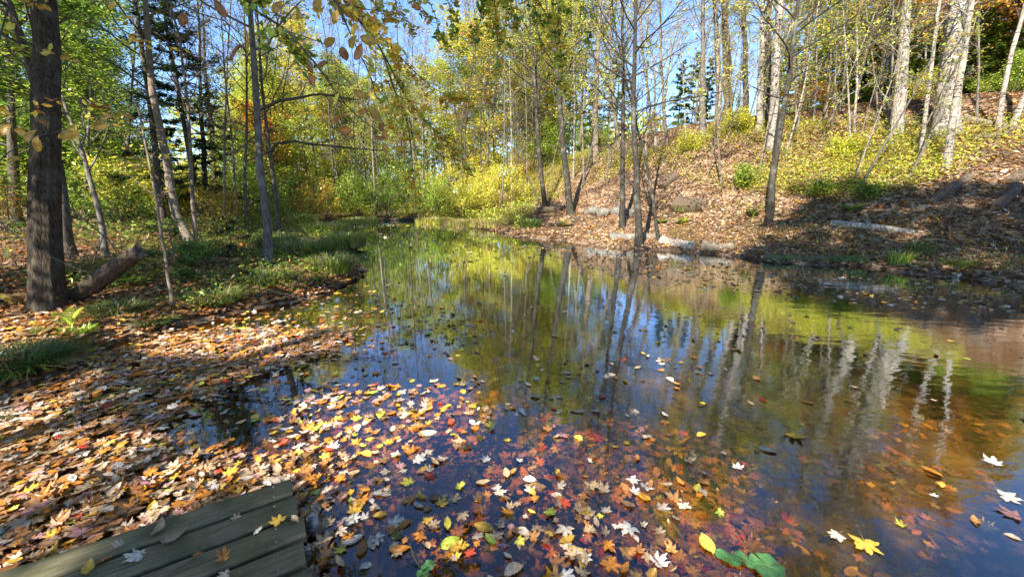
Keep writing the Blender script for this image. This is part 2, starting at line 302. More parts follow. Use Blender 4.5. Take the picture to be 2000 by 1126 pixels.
def water():
    m, n, l = mat('pond_water'); g = N(n, 'ShaderNodeNewGeometry'); mp = N(n, 'ShaderNodeMapping'); mp.inputs['Rotation'].default_value = (0, 0, R(25)); mp.inputs['Scale'].default_value = (1, 2.2, 1)
    l.new(g.outputs['Position'], mp.inputs[0])
    a = N(n, 'ShaderNodeTexNoise', i_Scale=2.6, i_Detail=2.0); l.new(mp.outputs[0], a.inputs['Vector'])
    b = N(n, 'ShaderNodeTexNoise', i_Scale=17.0, i_Detail=2.0, i_Distortion=.6); l.new(mp.outputs[0], b.inputs['Vector'])
    # the breeze ruffles the open water on the right more than the rest
    s = N(n, 'ShaderNodeTexNoise', i_Scale=.35, i_Detail=1.0); l.new(g.outputs['Position'], s.inputs['Vector'])
    sx = N(n, 'ShaderNodeSeparateXYZ'); l.new(g.outputs['Position'], sx.inputs[0])
    mr = N(n, 'ShaderNodeMapRange'); mr.inputs[1].default_value = -1; mr.inputs[2].default_value = 4; mr.inputs[3].default_value = .3; mr.inputs[4].default_value = 1.1; l.new(sx.outputs['X'], mr.inputs[0])
    mu = N(n, 'ShaderNodeMath', operation='MULTIPLY'); l.new(b.outputs[0], mu.inputs[0]); l.new(s.outputs[0], mu.inputs[1])
    mu2 = N(n, 'ShaderNodeMath', operation='MULTIPLY_ADD', ); l.new(mu.outputs[0], mu2.inputs[0]); mu2.inputs[1].default_value = .3; l.new(a.outputs[0], mu2.inputs[2])
    mu3 = N(n, 'ShaderNodeMath', operation='MULTIPLY'); l.new(mu2.outputs[0], mu3.inputs[0]); l.new(mr.outputs[0], mu3.inputs[1])
    bp = N(n, 'ShaderNodeBump', i_Strength=1.0, i_Distance=.0026); l.new(mu3.outputs[0], bp.inputs['Height'])
    fr = N(n, 'ShaderNodeFresnel'); l.new(bp.outputs[0], fr.inputs['Normal'])
    io = N(n, 'ShaderNodeMapRange'); io.inputs[3].default_value = 1.4; io.inputs[4].default_value = 1 / 1.4; l.new(g.outputs['Backfacing'], io.inputs[0]); l.new(io.outputs[0], fr.inputs['IOR'])
    fm = N(n, 'ShaderNodeMath', operation='MULTIPLY', use_clamp=True); l.new(fr.outputs[0], fm.inputs[0]); fm.inputs[1].default_value = 3.0
    gl = N(n, 'ShaderNodeBsdfGlossy', i_Roughness=.0); gl.inputs[0].default_value = (.84, .92, 1, 1); l.new(bp.outputs[0], gl.inputs['Normal'])
    tr = N(n, 'ShaderNodeBsdfTransparent'); tr.inputs[0].default_value = (.84, .68, .44, 1)
    mx = N(n, 'ShaderNodeMixShader'); l.new(fm.outputs[0], mx.inputs[0]); l.new(tr.outputs[0], mx.inputs[1]); l.new(gl.outputs[0], mx.inputs[2])
    o = N(n, 'ShaderNodeOutputMaterial'); l.new(mx.outputs[0], o.inputs[0]); return m
WATER = water()
def plain(name, c, rough=.6, metal=0.0):
    m, n, l = mat(name); p = N(n, 'ShaderNodeBsdfPrincipled', i_Roughness=rough, i_Metallic=metal); nz = N(n, 'ShaderNodeTexNoise', i_Scale=30.0, i_Detail=4.0)
    r = ramp(n, [(.3, tuple(k * .6 for k in c)), (.7, tuple(min(1, k * 1.25) for k in c))]); tc = N(n, 'ShaderNodeTexCoord'); l.new(tc.outputs['Object'], nz.inputs['Vector']); l.new(nz.outputs[0], r.inputs[0]); l.new(r.outputs[0], p.inputs['Base Color'])
    o = N(n, 'ShaderNodeOutputMaterial'); l.new(p.outputs[0], o.inputs[0]); return m
METAL = plain('galvanised_pipe', (.28, .28, .27), .45, .6)

# ------------------------------------------------------------------ object helpers
def link(name, me, parent=None, loc=None):
    o = bpy.data.objects.new(name, me); COL.objects.link(o)
    if parent is not None: o.parent = parent
    if loc is not None: o.location = loc
    return o
def tag(o, label=None, cat=None, group=None, kind=None):
    if label: o['label'] = label
    if cat: o['category'] = cat
    if group: o['group'] = group
    if kind: o['kind'] = kind
    return o
def root(name, loc, label, cat, group=None):
    return tag(link(name, None, None, loc), label, cat, group)
def copy_tree(src, loc, rot, scl, label=None, group=None):
    c = src.copy(); COL.objects.link(c); c.location = loc; c.rotation_euler = rot; c.scale = (scl,) * 3 if np.isscalar(scl) else scl
    if label: c['label'] = label
    if group: c['group'] = group
    for ch in [k for k in KIDS.get(src.name, [])]:
        d = ch.copy(); COL.objects.link(d); d.parent = c
    return c
KIDS = {}

# ------------------------------------------------------------------ setting: ground and water
def axis(lo, hi, fine_lo, fine_hi, step):
    a = list(np.arange(fine_lo, fine_hi, step)); s = step; x = fine_lo
    while x > lo: s *= 1.22; x -= s; a.insert(0, x)
    s = step; x = a[-1]
    while x < hi: s *= 1.22; x += s; a.append(x)
    return np.array(a)
gx, gy = axis(-420, 420, -8, 12, .11), axis(-420, 420, -1, 20, .11)
X, Y = np.meshgrid(gx, gy); Z = hgt(X.ravel(), Y.ravel())
nx, ny = len(gx), len(gy); i = (np.arange(ny - 1)[:, None] * nx + np.arange(nx - 1)[None]).ravel()
me = new_mesh('ground', np.stack([X.ravel(), Y.ravel(), Z], 1), [np.stack([i, i + 1, i + nx + 1, i + nx], 1)], None, True, [SOIL])
tag(link('ground', me), kind='structure')
wv = np.array([[-12, -14, 0], [22, -14, 0], [22, 34, 0], [-12, 34, 0]], float)
tag(link('water', new_mesh('water', wv, [np.array([[0, 1, 2, 3]])], None, False, [WATER])), kind='structure')

# ------------------------------------------------------------------ trees
SUNLIT = [[tuple(onz(a, b)[:2]) for a, b in p] for p in (
    [(-200, 820), (120, 800), (360, 850), (560, 850), (640, 900), (560, 930), (300, 985), (-200, 1060)],
    [(250, 668), (420, 640), (720, 628), (760, 680), (520, 705), (300, 700)],
    [(560, 770), (760, 740), (930, 770), (900, 880), (720, 910), (590, 870)],
    [(1130, 900), (1400, 890), (1400, 1000), (1180, 1010)],
    [(640, 990), (900, 1010), (1000, 1090), (820, 1126), (680, 1060)],
    [(1500, 1010), (1720, 1010), (1740, 1090), (1560, 1100)],
    [(1780, 640), (2100, 680), (2100, 1126), (1840, 1126), (1760, 900)])]
SOFTLIT = [tuple(onz(a, b)[:2]) for a, b in [(560, 750), (900, 740), (1250, 840), (1480, 900), (1520, 1126), (700, 1126), (600, 930)]]
def sun_cull(P, rng, keep=.02):  # thins crowns where their leaves would shade the SUNLIT and SOFTLIT patches
    k = P[:, 2] / math.tan(SUN_EL); x = P[:, 0] + SUN_DIR[0] * k; y = P[:, 1] + SUN_DIR[1] * k
    m = np.zeros(len(P), bool)
    for s in SUNLIT: m |= inside(x, y, s)
    q = inside(x, y, SOFTLIT)
    return np.where(m, rng.rand(len(P)) < keep, np.where(q, rng.rand(len(P)) < .16, True))
def grow(rng, O, D, L, n, wig, lift):
    P = [O]; d = D
    for k in range(n - 1):
        d = nrm(d + rng.randn(*d.shape) * wig + np.array([0, 0, lift])); P.append(P[-1] + d * (L / (n - 1))[:, None])
    return np.stack(P, 1)
def offshoots(rng, P, m, t0, ang, lf, L, flat=.4):
    """m shoots from each path of P; returns origins, dirs, lengths, t"""
    Nn, n, _ = P.shape; t = np.sort(rng.uniform(t0, .97, (Nn, m)), 1); f = t * (n - 1); i = np.minimum(f.astype(int), n - 2); u = (f - i)[..., None]
    idx = np.arange(Nn)[:, None]; A, B = P[idx, i], P[idx, i + 1]; O = A + (B - A) * u; T = nrm(B - A)
    q = rng.randn(Nn, m, 3); q[..., 2] *= flat; q = nrm(q - (q * T).sum(-1, keepdims=True) * T)
    a = ang * rng.uniform(.7, 1.3, (Nn, m, 1)); D = T * np.cos(a) + q * np.sin(a)
    LL = (L[:, None] * lf * (1.15 - .75 * t) * rng.uniform(.6, 1.2, (Nn, m)))
    return O.reshape(-1, 3), D.reshape(-1, 3), LL.ravel(), t.ravel()
SPEC = dict(
    maple=dict(nb=24, start=.30, blen=.30, el=(.25, .9), ns=5, nt=4, leaves=9000, leaf=.115, tm='dia', pal=dict(green=2, lime=4, yellow=2), spread=.16, tilt=.45),
    sparse=dict(nb=22, start=.35, blen=.26, el=(.5, 1.1), ns=5, nt=4, leaves=1500, leaf=.10, tm='dia', pal=dict(lime=4, yellow=3, gold=1), spread=.12, tilt=.6),
    bare=dict(nb=26, start=.2, blen=.2, el=(.3, 1.1), ns=6, nt=5, leaves=220, leaf=.09, tm='dia', pal=dict(tan=2, gold=2, brown=1), spread=.08, tilt=.7),
    sapling=dict(nb=12, start=.25, blen=.28, el=(.4, 1.0), ns=4, nt=3, leaves=500, leaf=.085, tm='dia', pal=dict(lime=3, yellow=3), spread=.08, tilt=.5),
)
def tree_parts(rng, path, r0, r1, sp, sides=10, flare=1.0, cull=False, rough=.0, leafmul=1.0, smul=1.0):
    """path relative to base. returns wood MB and leaf MB (or None)"""
    H = path[-1][2] - path[0][2]; n = max(10, int(len(path))); n = 40 if sides > 12 else 14
    P = smooth_path(path, n, True); t = np.linspace(0, 1, n) ** 1.7
    rad = (r0 + (r1 - r0) * t ** .8) * (1 + .5 * flare * np.exp(-t * H / .16))
    P[0, 2] -= .12
    Pj = P.copy(); Pj[1:-1, :2] += rng.randn(n - 2, 2) * r0 * (.12 if n < 20 else .02)
    trunk = MB(); V, F = tubes(Pj[None], rad[None], sides, True, rough, rng); trunk.add(V, F)
    nb = sp['nb']; bt = np.clip(sp['start'] + (1 - sp['start']) * (np.arange(nb) + rng.rand(nb)) / nb, 0, .985)
    f = np.clip(bt, 0, .999) ** (1 / 1.7) * (n - 1); i = np.minimum(f.astype(int), n - 2); O = Pj[i] + (Pj[i + 1] - Pj[i]) * (f - i)[:, None]
    az = np.arange(nb) * 2.4 + rng.rand(nb) * 1.2; el = sp['el'][0] + (sp['el'][1] - sp['el'][0]) * bt + rng.randn(nb) * .12
    D = np.stack([np.cos(az) * np.cos(el), np.sin(az) * np.cos(el), np.sin(el)], 1)
    rel = (bt - sp['start']) / (1 - sp['start']); L = sp['blen'] * H * (1.05 - .72 * rel) * rng.uniform(.7, 1.25, nb) * (.75 + .5 * np.sin(np.clip(rel * 3, 0, 3.1)))
    B = grow(rng, O, D, L, 7, .13, .05); lr = np.interp(bt, t, rad); s = np.linspace(0, 1, 7)
    br = np.minimum(lr * .5, .010 * L + .006)[:, None] * (1 - .82 * s)[None]
    wood = MB(); V, F = tubes(B, br, 5, False); wood.add(V, F)
    o, d, l, tt = offshoots(rng, B, sp['ns'], .2, .8, .55, L); S = grow(rng, o, d, l, 5, .15, .04)
    sr = np.maximum(np.repeat(br[:, 0], sp['ns']) * (1 - .75 * tt) * .55, .004)[:, None] * (1 - .75 * np.linspace(0, 1, 5))[None]
    V, F = tubes(S, sr, 4, False); wood.add(V, F)
    o, d, l2, tt = offshoots(rng, S, sp['nt'], .15, .75, .6, l); W = grow(rng, o, d, l2, 4, .2, .02)
    V, F = tubes(W, np.maximum(.0045 * smul, .003) * np.array([1.0, .8, .6, .3])[None] * np.ones((len(W), 1)), 3, False); wood.add(V, F)
    nl = int(sp['leaves'] * leafmul); lf = None
    if nl:
        k = rng.randint(0, len(W), nl); u = rng.uniform(.1, 1, nl) * 3; ii = np.minimum(u.astype(int), 2); Q = W[k, ii] + (W[k, ii + 1] - W[k, ii]) * (u - ii)[:, None]
        Q = Q + rng.randn(nl, 3) * sp['spread'] * np.array([1, 1, .55])
        # clumps of the crown turn colour together
        clump = rng.rand(len(W))[k]; names = list(sp['pal']); w = np.array([sp['pal'][q] for q in names], float); w = np.cumsum(w / w.sum())
        c = np.array([PAL[q] for q in names])[np.clip(np.searchsorted(w, np.clip(clump * .6 + rng.rand(nl) * .4, 0, .999)), 0, len(names) - 1)]
        if cull is not False:
            m = sun_cull(Q + np.asarray(cull), rng); Q, c = Q[m], c[m]
        lf = MB(); sz = sp['leaf'] * rng.uniform(.7, 1.25, len(Q))
        if sp['tm'] == 'dia': scatter(lf, rng, Q, sz, DIA, c, sp['tilt'])
        elif sp['tm'] == 'oval': scatter(lf, rng, Q, sz, OVAL, c, sp['tilt'])
        else:
            h = len(Q) // 2; scatter(lf, rng, Q[:h], sz[:h], MAPLES[0], c[:h], sp['tilt']); scatter(lf, rng, Q[h:], sz[h:], MAPLES[1], c[h:], sp['tilt'])
    return trunk, wood, lf, Pj, rad
def put_tree(name, label, cat, rng, base, path, r0, r1, sp, barkm, group=None, **k):
    o = root(name, base, label, cat, group)
    trunk, wood, lf, Pj, rad = tree_parts(rng, path, r0, r1, sp, **k)
    kids = [link('trunk', trunk.mesh('trunk', barkm, True), o), link('branches', wood.mesh('branches', barkm, True), o)]
    if lf is not None: kids.append(link('crown', lf.mesh('crown', LEAF), o))
    KIDS[o.name] = kids
    return o
def conifer(name, label, rng, base, H, rmax, pal, barkm, group=None, start=.1, nspray=9000, droop=-.05, r0=None, lean=(0, 0), spray=.24, path=None):
    o = root(name, base, label, 'conifer', group); r0 = r0 or H * .011
    if path is None: path = np.array([[0, 0, 0], [lean[0] * .5, lean[1] * .5, H * .5], [lean[0], lean[1], H]])
    P = smooth_path(path, 12); t = np.linspace(0, 1, 12); P[0, 2] -= .1
    tr = MB(); V, F = tubes(P[None], (r0 * (1 - .93 * t) + .004)[None], 8); tr.add(V, F)
    nb = int(H * 9); bt = np.clip(start + (1 - start) * (np.arange(nb) / nb) + rng.randn(nb) * .005, 0, .99); f = bt * 11; i = np.minimum(f.astype(int), 10); O = P[i] + (P[i + 1] - P[i]) * (f - i)[:, None]
    rel = (bt - start) / (1 - start); L = rmax * (1 - rel) ** .8 * rng.uniform(.55, 1.15, nb) + .12; az = np.arange(nb) * 2.4 + rng.randn(nb) * .4; el = -.15 + .7 * rel
    D = np.stack([np.cos(az) * np.cos(el), np.sin(az) * np.cos(el), np.sin(el)], 1); B = grow(rng, O, D, L, 6, .06, droop * .5)
    w = MB(); V, F = tubes(B, np.linspace(1, .2, 6)[None] * (.008 * L + .003)[:, None], 4, False); w.add(V, F)
    o2, d2, l2, _ = offshoots(rng, B, 9, .15, .8, .42, L, .1); S = grow(rng, o2, d2, l2, 3, .05, -.03)
    V, F = tubes(S, np.array([.004, .003, .002])[None] * np.ones((len(S), 1)), 3, False); w.add(V, F)
    wt = l2 / l2.sum(); k = rng.choice(len(S), nspray, p=wt); u = rng.uniform(0, 1, nspray)[:, None]; Q = S[k, 0] * (1 - u) + S[k, 2] * u + rng.randn(nspray, 3) * .03
    dd = S[k, 2] - S[k, 0]; yaw = np.arctan2(dd[:, 1], dd[:, 0]) - math.pi / 2 + rng.randn(nspray) * .6
    lf = MB(); scatter(lf, rng, Q, spray * rng.uniform(.6, 1.2, nspray), SPRAY, pick(rng, nspray, **pal), .3, yaw)
    KIDS[o.name] = [link('trunk', tr.mesh('trunk', barkm, True), o), link('branches', w.mesh('branches', barkm, True), o), link('crown', lf.mesh('crown', LEAF), o)]
    return o

def S(base, **k): q = dict(SPEC[base]); q.update(k); return q
def px_tree(name, label, cat, seed, pxs, wpx, H, sp, bk, group=None, base=None, **k):
    """pxs: photograph pixels from foot to the top of the frame; the foot stands on the terrain."""
    rng = np.random.RandomState(seed)
    b, d = ground_at(*pxs[0]) if base is None else (pt(pxs[0][0], pxs[0][1], base), base)
    b = np.array([b[0], b[1], hz(b[0], b[1])]); P = [b]
    for q in pxs[1:]: P.append(pt(q[0], q[1], d))
    # keep the stem near the vertical plane through its foot
    last = P[-1]; dr = nrm(P[-1] - P[-2])
    if b[2] + H > last[2] + .5:
        hh = b[2] + H - last[2]; dr2 = dr / max(dr[2], .5)
        P.append(last + np.array([dr2[0] * .6, dr2[1] * .6, 1]) * hh * .5); P.append(last + np.array([dr2[0] * .35, dr2[1] * .3, 1]) * hh)
    r0 = wpx / FPX * d * .44
    return put_tree(name, label, cat, rng, b, np.array(P) - b, r0 * 1.12, max(.012, r0 * .22), sp, BARK[bk], group, **k)

GREENMAPLE = dict(green=5, lime=4, yellow=1)
# --- left bank
px_tree('maple_tree', 'thick dark ridged trunk standing on the left bank beside the broken fallen trunk', 'tree', 11, [(95, 606), (88, 420), (90, 200), (84, 0)], 50, 13,
        S('maple', start=.42, leaves=7000, pal=GREENMAPLE, leaf=.12), 'ridged', sides=44, rough=.05, flare=.35, cull=ground_at(95, 606)[0])
px_tree('maple_tree', 'dark stem leaning to the left behind the thick ridged trunk', 'tree', 12, [(128, 480), (112, 340), (62, 140), (15, 0)], 24, 9, S('maple', start=.35, leaves=4500, pal=GREENMAPLE), 'dark', base=8)
px_tree('young_tree', 'slender grey sapling bending left, just right of the thick ridged trunk', 'young tree', 13, [(207, 503), (190, 400), (155, 280), (120, 190), (95, 60)], 11, 5.5, S('sapling', leaves=600, pal=dict(green=2, lime=3)), 'grey')
px_tree('maple_tree', 'brown trunk with a sweeping curve at its foot on the left bank', 'tree', 14, [(378, 487), (342, 405), (322, 290), (298, 180), (282, 0)], 18, 11, S('maple', start=.5, leaves=3500, pal=GREENMAPLE), 'tan')
px_tree('maple_tree', 'straight blackish trunk just behind the curved brown trunk', 'tree', 15, [(318, 440), (300, 260), (272, 60), (262, 0)], 14, 12, S('maple', start=.33, leaves=4000, pal=dict(green=5, lime=3)), 'dark', base=13)
px_tree('young_tree', 'thin bare grey-brown stem right of the curved brown trunk', 'young tree', 16, [(385, 478), (376, 380), (368, 220), (348, 60), (330, 0)], 9, 8, S('bare', leaves=150, start=.35), 'tan')
px_tree('young_tree', 'very thin pale leaning stem rising from the bank left of the small fir sapling', 'young tree', 17, [(338, 602), (322, 500), (300, 360), (282, 270), (268, 200)], 6.5, 2.9, S('sapling', nb=7, leaves=50, leaf=.07, pal=dict(yellow=3, gold=2), start=.45, blen=.2), 'tan')
px_tree('alder_tree', 'smooth grey trunk with an S-curve standing at the water edge beside the grass tufts', 'tree', 18, [(521, 520), (523, 455), (510, 350), (503, 250), (497, 130), (488, 20)], 18, 9.5,
        S('sparse', start=.42, leaves=1300, blen=.30, nb=16, el=(.1, .8), pal=dict(green=3, lime=3, gold=2)), 'grey', rough=.02)
px_tree('young_tree', 'dark slim trunk close behind the S-curved grey trunk', 'young tree', 19, [(548, 470), (532, 330), (512, 170), (500, 0)], 9, 10, S('bare', start=.3, leaves=300), 'dark', base=12)
for j, (a, w, bk, dd) in enumerate([([(440, 452), (438, 300), (445, 100), (452, 0)], 6, 'tan', 13), ([(462, 448), (455, 300), (440, 150), (430, 0)], 5, 'grey', 14), ([(483, 455), (478, 350), (482, 200), (476, 0)], 7, 'dark', 12.5),
                                    ([(405, 450), (398, 300), (390, 130), (388, 0)], 12, 'dark', 15), ([(420, 440), (415, 280), (400, 120), (395, 0)], 13, 'dark', 17), ([(240, 430), (252, 250), (262, 100), (270, 0)], 9, 'dark', 16),
                                    ([(30, 440), (25, 250), (15, 100), (8, 0)], 20, 'dark', 14), ([(165, 430), (170, 300), (180, 120), (182, 0)], 8, 'grey', 16)]):
    px_tree('thicket_tree', ['thin brown stem left of the S-curved grey trunk', 'hair-thin grey stem between the dark spruce and the S-curved grey trunk', 'crooked dark stem nearest to the S-curved grey trunk on its left', 'dark stem in front of the layered spruce boughs',
                                    'stouter dark stem standing right behind the layered spruce', 'dark stem seen between the bending sapling and the curved brown trunk', 'dark trunk at the left edge of the view, left of the thick ridged trunk', 'grey stem just right of the thick ridged trunk, deep in the thicket'][j], 'young tree', 30 + j, a, w, 9, S('bare' if j < 5 else 'maple', start=.25, leaves=250 if j < 5 else 4500, pal=dict(tan=1, gold=2, lime=2) if j < 5 else dict(green=4, lime=3)), bk, 'stems in the left thicket', base=dd)
rng = np.random.RandomState(5)
def gpt(px, d):                                              # ground point along the direction of a pixel column
    p = pt(px, 400, d); return np.array([p[0], p[1], hz(p[0], p[1])])
conifer('spruce_tree', 'dark spruce with layered drooping boughs among the left bank trees', rng, gpt(388, 14.5), 9.5, 2.3, dict(dark=4, fir=1), BARK['dark'], start=.14, nspray=15000, spray=.22)
conifer('fir_sapling', 'small bright green fir sapling on the left bank below the curved brown trunk', rng, ground_at(352, 560)[0], 1.05, .55, dict(fir=2, green=2), BARK['tan'], start=.05, nspray=1800, spray=.09)
conifer('fir_sapling', 'knee-high fir sapling on the bank left of the S-curved grey trunk', rng, ground_at(455, 500)[0], .9, .45, dict(fir=3, dark=1), BARK['tan'], start=.05, nspray=1200, spray=.10)

# --- right bank, trees standing near the water
R2 = dict(flare=.5)
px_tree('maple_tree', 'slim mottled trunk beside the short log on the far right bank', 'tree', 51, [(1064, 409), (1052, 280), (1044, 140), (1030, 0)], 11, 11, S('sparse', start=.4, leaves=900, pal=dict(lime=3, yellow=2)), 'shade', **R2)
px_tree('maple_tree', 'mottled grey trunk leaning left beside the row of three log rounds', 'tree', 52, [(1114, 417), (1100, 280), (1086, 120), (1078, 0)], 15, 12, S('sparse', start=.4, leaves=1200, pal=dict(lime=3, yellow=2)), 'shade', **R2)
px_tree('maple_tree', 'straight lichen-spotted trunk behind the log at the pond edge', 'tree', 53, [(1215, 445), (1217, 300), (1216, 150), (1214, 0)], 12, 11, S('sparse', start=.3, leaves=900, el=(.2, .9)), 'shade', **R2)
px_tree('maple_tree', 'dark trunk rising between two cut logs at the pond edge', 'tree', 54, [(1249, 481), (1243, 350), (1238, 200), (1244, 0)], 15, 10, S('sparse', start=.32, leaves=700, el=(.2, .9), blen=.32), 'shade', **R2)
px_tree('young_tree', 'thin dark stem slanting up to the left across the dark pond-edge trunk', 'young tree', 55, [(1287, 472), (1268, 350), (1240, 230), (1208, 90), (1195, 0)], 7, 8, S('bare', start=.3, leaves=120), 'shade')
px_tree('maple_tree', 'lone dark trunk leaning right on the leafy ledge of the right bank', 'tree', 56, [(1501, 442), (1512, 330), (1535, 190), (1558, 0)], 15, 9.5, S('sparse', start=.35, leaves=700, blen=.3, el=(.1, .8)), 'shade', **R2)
px_tree('young_tree', 'thin bowed sapling on the far right bank left of the slim mottled trunk', 'young tree', 57, [(1058, 408), (1030, 340), (1010, 250), (1000, 200)], 4, 5.5, S('bare', start=.3, leaves=60), 'dark')
# --- hillside and crest
crest = [
    ('tall pale trunk on the hill crest, leftmost of the big hill trees', [(1372, 268), (1374, 150), (1373, 0)], 13, 'grey', 'bare', 400),
    ('pale slender trunk directly in front of a darker thick one on the crest', [(1402, 262), (1403, 150), (1398, 0)], 14, 'pale', 'sparse', 700),
    ('thick brown trunk behind the pale slender crest tree', [(1422, 246), (1420, 150), (1416, 0)], 20, 'tan', 'maple', 4500),
    ('pale grey trunk on the crest just left of the widest white one', [(1482, 258), (1486, 150), (1490, 0)], 13, 'pale', 'maple', 3500),
    ('dark pine-like trunk in the shade behind the pale crest trees', [(1497, 246), (1500, 120), (1503, 0)], 17, 'dark', 'bare', 300),
    ('white mottled trunk directly behind the lone leaning dark trunk', [(1508, 292), (1514, 150), (1524, 0)], 21, 'pale', 'maple', 3500),
    ('dark straight trunk on the crest between two pale ones', [(1457, 250), (1456, 120), (1452, 0)], 13, 'dark', 'bare', 200),
    ('solid pale trunk alone in the middle of the right hillside', [(1752, 262), (1760, 130), (1773, 0)], 22, 'pale', 'maple', 3000),
    ('slim white stem leaning right on the hillside below the solid pale trunk', [(1796, 318), (1812, 190), (1836, 0)], 8, 'pale', 'bare', 150),
    ('massive furrowed whitish trunk on the hillside, widest of all', [(1846, 262), (1858, 130), (1872, 0)], 42, 'pale', 'sparse', 1500),
    ('white leaning stem crossing in front of the massive furrowed trunk', [(1846, 330), (1868, 190), (1900, 0)], 14, 'pale', 'bare', 200),
    ('thin pale stem leaning right near the end of the hillside', [(1947, 258), (1965, 150), (2004, 0)], 9, 'pale', 'bare', 150),
    ('short pale stem leaning out to the right at the very edge of the hillside', [(1975, 250), (2000, 190), (2060, 60)], 11, 'pale', 'bare', 150),
    ('old dark-brown trunk on the far slope behind the lichen-spotted one', [(1162, 318), (1164, 180), (1172, 0)], 15, 'tan', 'sparse', 1400),
    ('thin pale trunk leaning left in the gap of blue sky', [(1282, 290), (1268, 200), (1252, 60)], 7, 'pale', 'bare', 200),
    ('thin pale trunk right of the sky-gap trunk, nearly upright', [(1302, 288), (1296, 200), (1290, 80)], 7, 'tan', 'bare', 200),
    ('small brown trunk below the crest beside the dark far-slope trunk', [(1210, 300), (1195, 160), (1190, 0)], 8, 'tan', 'bare', 200)]
for j, (lb, a, w, bk, kd, lv) in enumerate(crest):
    px_tree('maple_tree' if kd == 'maple' else 'hill_tree', lb, 'tree', 70 + j, a, w, 11 + (j * 37 % 5) * .7, S(kd, start=.32 if w > 12 else .3, leaves=int((lv * 1.6 if lv > 500 else lv * 5) * (1 if a[0][0] > 1600 else .5)), pal=(dict(gold=3, orange=2, yellow=2, lime=2) if a[0][0] > 1700 else dict(lime=4, yellow=2, green=1)) if kd != 'bare' else dict(gold=2, tan=1, lime=2)), bk,
            rough=.04 if w > 18 else .0, sides=16 if w > 30 else 10, flare=.4)
SAPL = ['pale spindly sapling on the crest, right of the white mottled trunk', 'brown sapling leaning slightly right on the crest under the hemlocks', 'grey crest sapling in front of the orange maple leaves', 'pale sapling midway between the lone leaning trunk and the solid pale trunk',
        'brown sapling left of the solid pale trunk, leaning left', 'grey sapling touching the left side of the solid pale trunk', 'pale sapling slanting strongly right beside the lone leaning trunk', 'brown sapling leaning right of the white mottled trunk', 'grey hair-thin sapling left of the dark straight crest trunk',
        'pale sapling below the blue sky gap, leaning left', 'brown sapling low on the slope under the leftmost crest trunk', 'grey sapling right of the massive furrowed trunk', 'pale sapling rising behind the mottled shore trunk', 'brown sapling between the two far-slope shore trunks', 'grey sapling among the yellow bushes, leftmost on the slope',
        'pale sapling right of the leftmost slope sapling among yellow bushes', 'brown sapling left of the slim mottled trunk', 'grey sapling behind the solid pale trunk on the crest', 'pale sapling beside the dark pond-edge trunk, halfway up the slope', 'thin brown sapling directly above the lone leaning trunk on the crest']
for j, (x0, y0, x1, w) in enumerate([(1590, 240, 1594, 4), (1612, 235, 1625, 5), (1640, 225, 1655, 4), (1668, 262, 1674, 5), (1718, 250, 1690, 4), (1735, 255, 1745, 5), (1536, 300, 1600, 4), (1556, 262, 1582, 5), (1440, 265, 1448, 3), (1340, 285, 1322, 3),
                                     (1390, 300, 1410, 3), (1906, 235, 1912, 4), (1120, 350, 1118, 4), (1140, 360, 1125, 4), (980, 420, 985, 3), (1000, 410, 990, 4), (1030, 400, 1020, 3), (1730, 230, 1740, 5), (1260, 330, 1262, 3), (1555, 250, 1545, 4)]):
    px_tree('hill_sapling', SAPL[j], 'sapling', 120 + j, [(x0, y0), ((x0 + x1) / 2 + 3, y0 * .55), (x1, 0)], w, 5.5 + (j % 4) * .8, S('bare', nb=13, leaves=300, pal=dict(gold=2, lime=3, tan=1)), ['pale', 'tan', 'grey'][j % 3], 'spindly saplings on the right slope')

src_ = [o for o in bpy.data.objects if o.name.startswith('hill_sapling') and not o.parent][:6]; gs = np.random.RandomState(91)
for k in range(26):
    u_, v_ = gs.uniform(1020, 1790), gs.uniform(235, 370); p_ = ground_at(u_, v_, 6)[0]; p_[2] = hz(p_[0], p_[1])
    copy_tree(src_[k % 6], p_, (gs.randn() * .03, gs.randn() * .03, gs.uniform(0, 6.28)), (gs.uniform(.5, .9),) * 2 + (gs.uniform(.5, 1.1),), 'slight bare sapling rising from the yellow undergrowth of the right slope', 'slight saplings in the slope undergrowth')
# --- background prototypes, then copies
def proto(name, seed, H, r, sp, bk, lean=.4):
    g = np.random.RandomState(seed); p = np.array([[0, 0, 0], [g.randn() * lean * .3, g.randn() * lean * .3, H * .35], [g.randn() * lean, g.randn() * lean, H * .7], [g.randn() * lean, g.randn() * lean, H]])
    return p, g
BGK = []
def bg_tree(kind, lbl, group, spots, seed, H, r, sp, bk):
    path, g = proto(kind, seed, H, r, sp, bk); first = None
    for k, (px, d) in enumerate(spots):
        b = gpt(px, d)
        if first is None:
            first = put_tree(kind, lbl, 'tree', g, b, path, r, r * .2, sp, BARK[bk], group, sides=8); first.rotation_euler[2] = g.uniform(0, 6)
        else: copy_tree(first, b, (0, 0, g.uniform(0, 6.28)), g.uniform(.8, 1.2))
g0 = np.random.RandomState(77)
def spots(n, a, b, d0, d1): return [(g0.uniform(a, b), g0.uniform(d0, d1)) for _ in range(n)]
bg_tree('yellow_tree', 'yellow-green leafy tree in the bright wood beyond the far end of the pond', 'leafy trees beyond the far shore', spots(25, 500, 1120, 29, 52), 201, 11, .11, S('maple', start=.06, leaves=8500, leaf=.18, pal=dict(lime=8, yellow=1.5, green=3), spread=.3), 'tan')
bg_tree('golden_tree', 'golden leafy tree in the wood beyond the far shore', 'golden trees beyond the far shore', spots(8, 540, 1120, 28, 46), 202, 12, .11, S('maple', start=.2, leaves=6500, leaf=.18, pal=dict(yellow=4, gold=1.5, lime=4), spread=.28), 'tan')
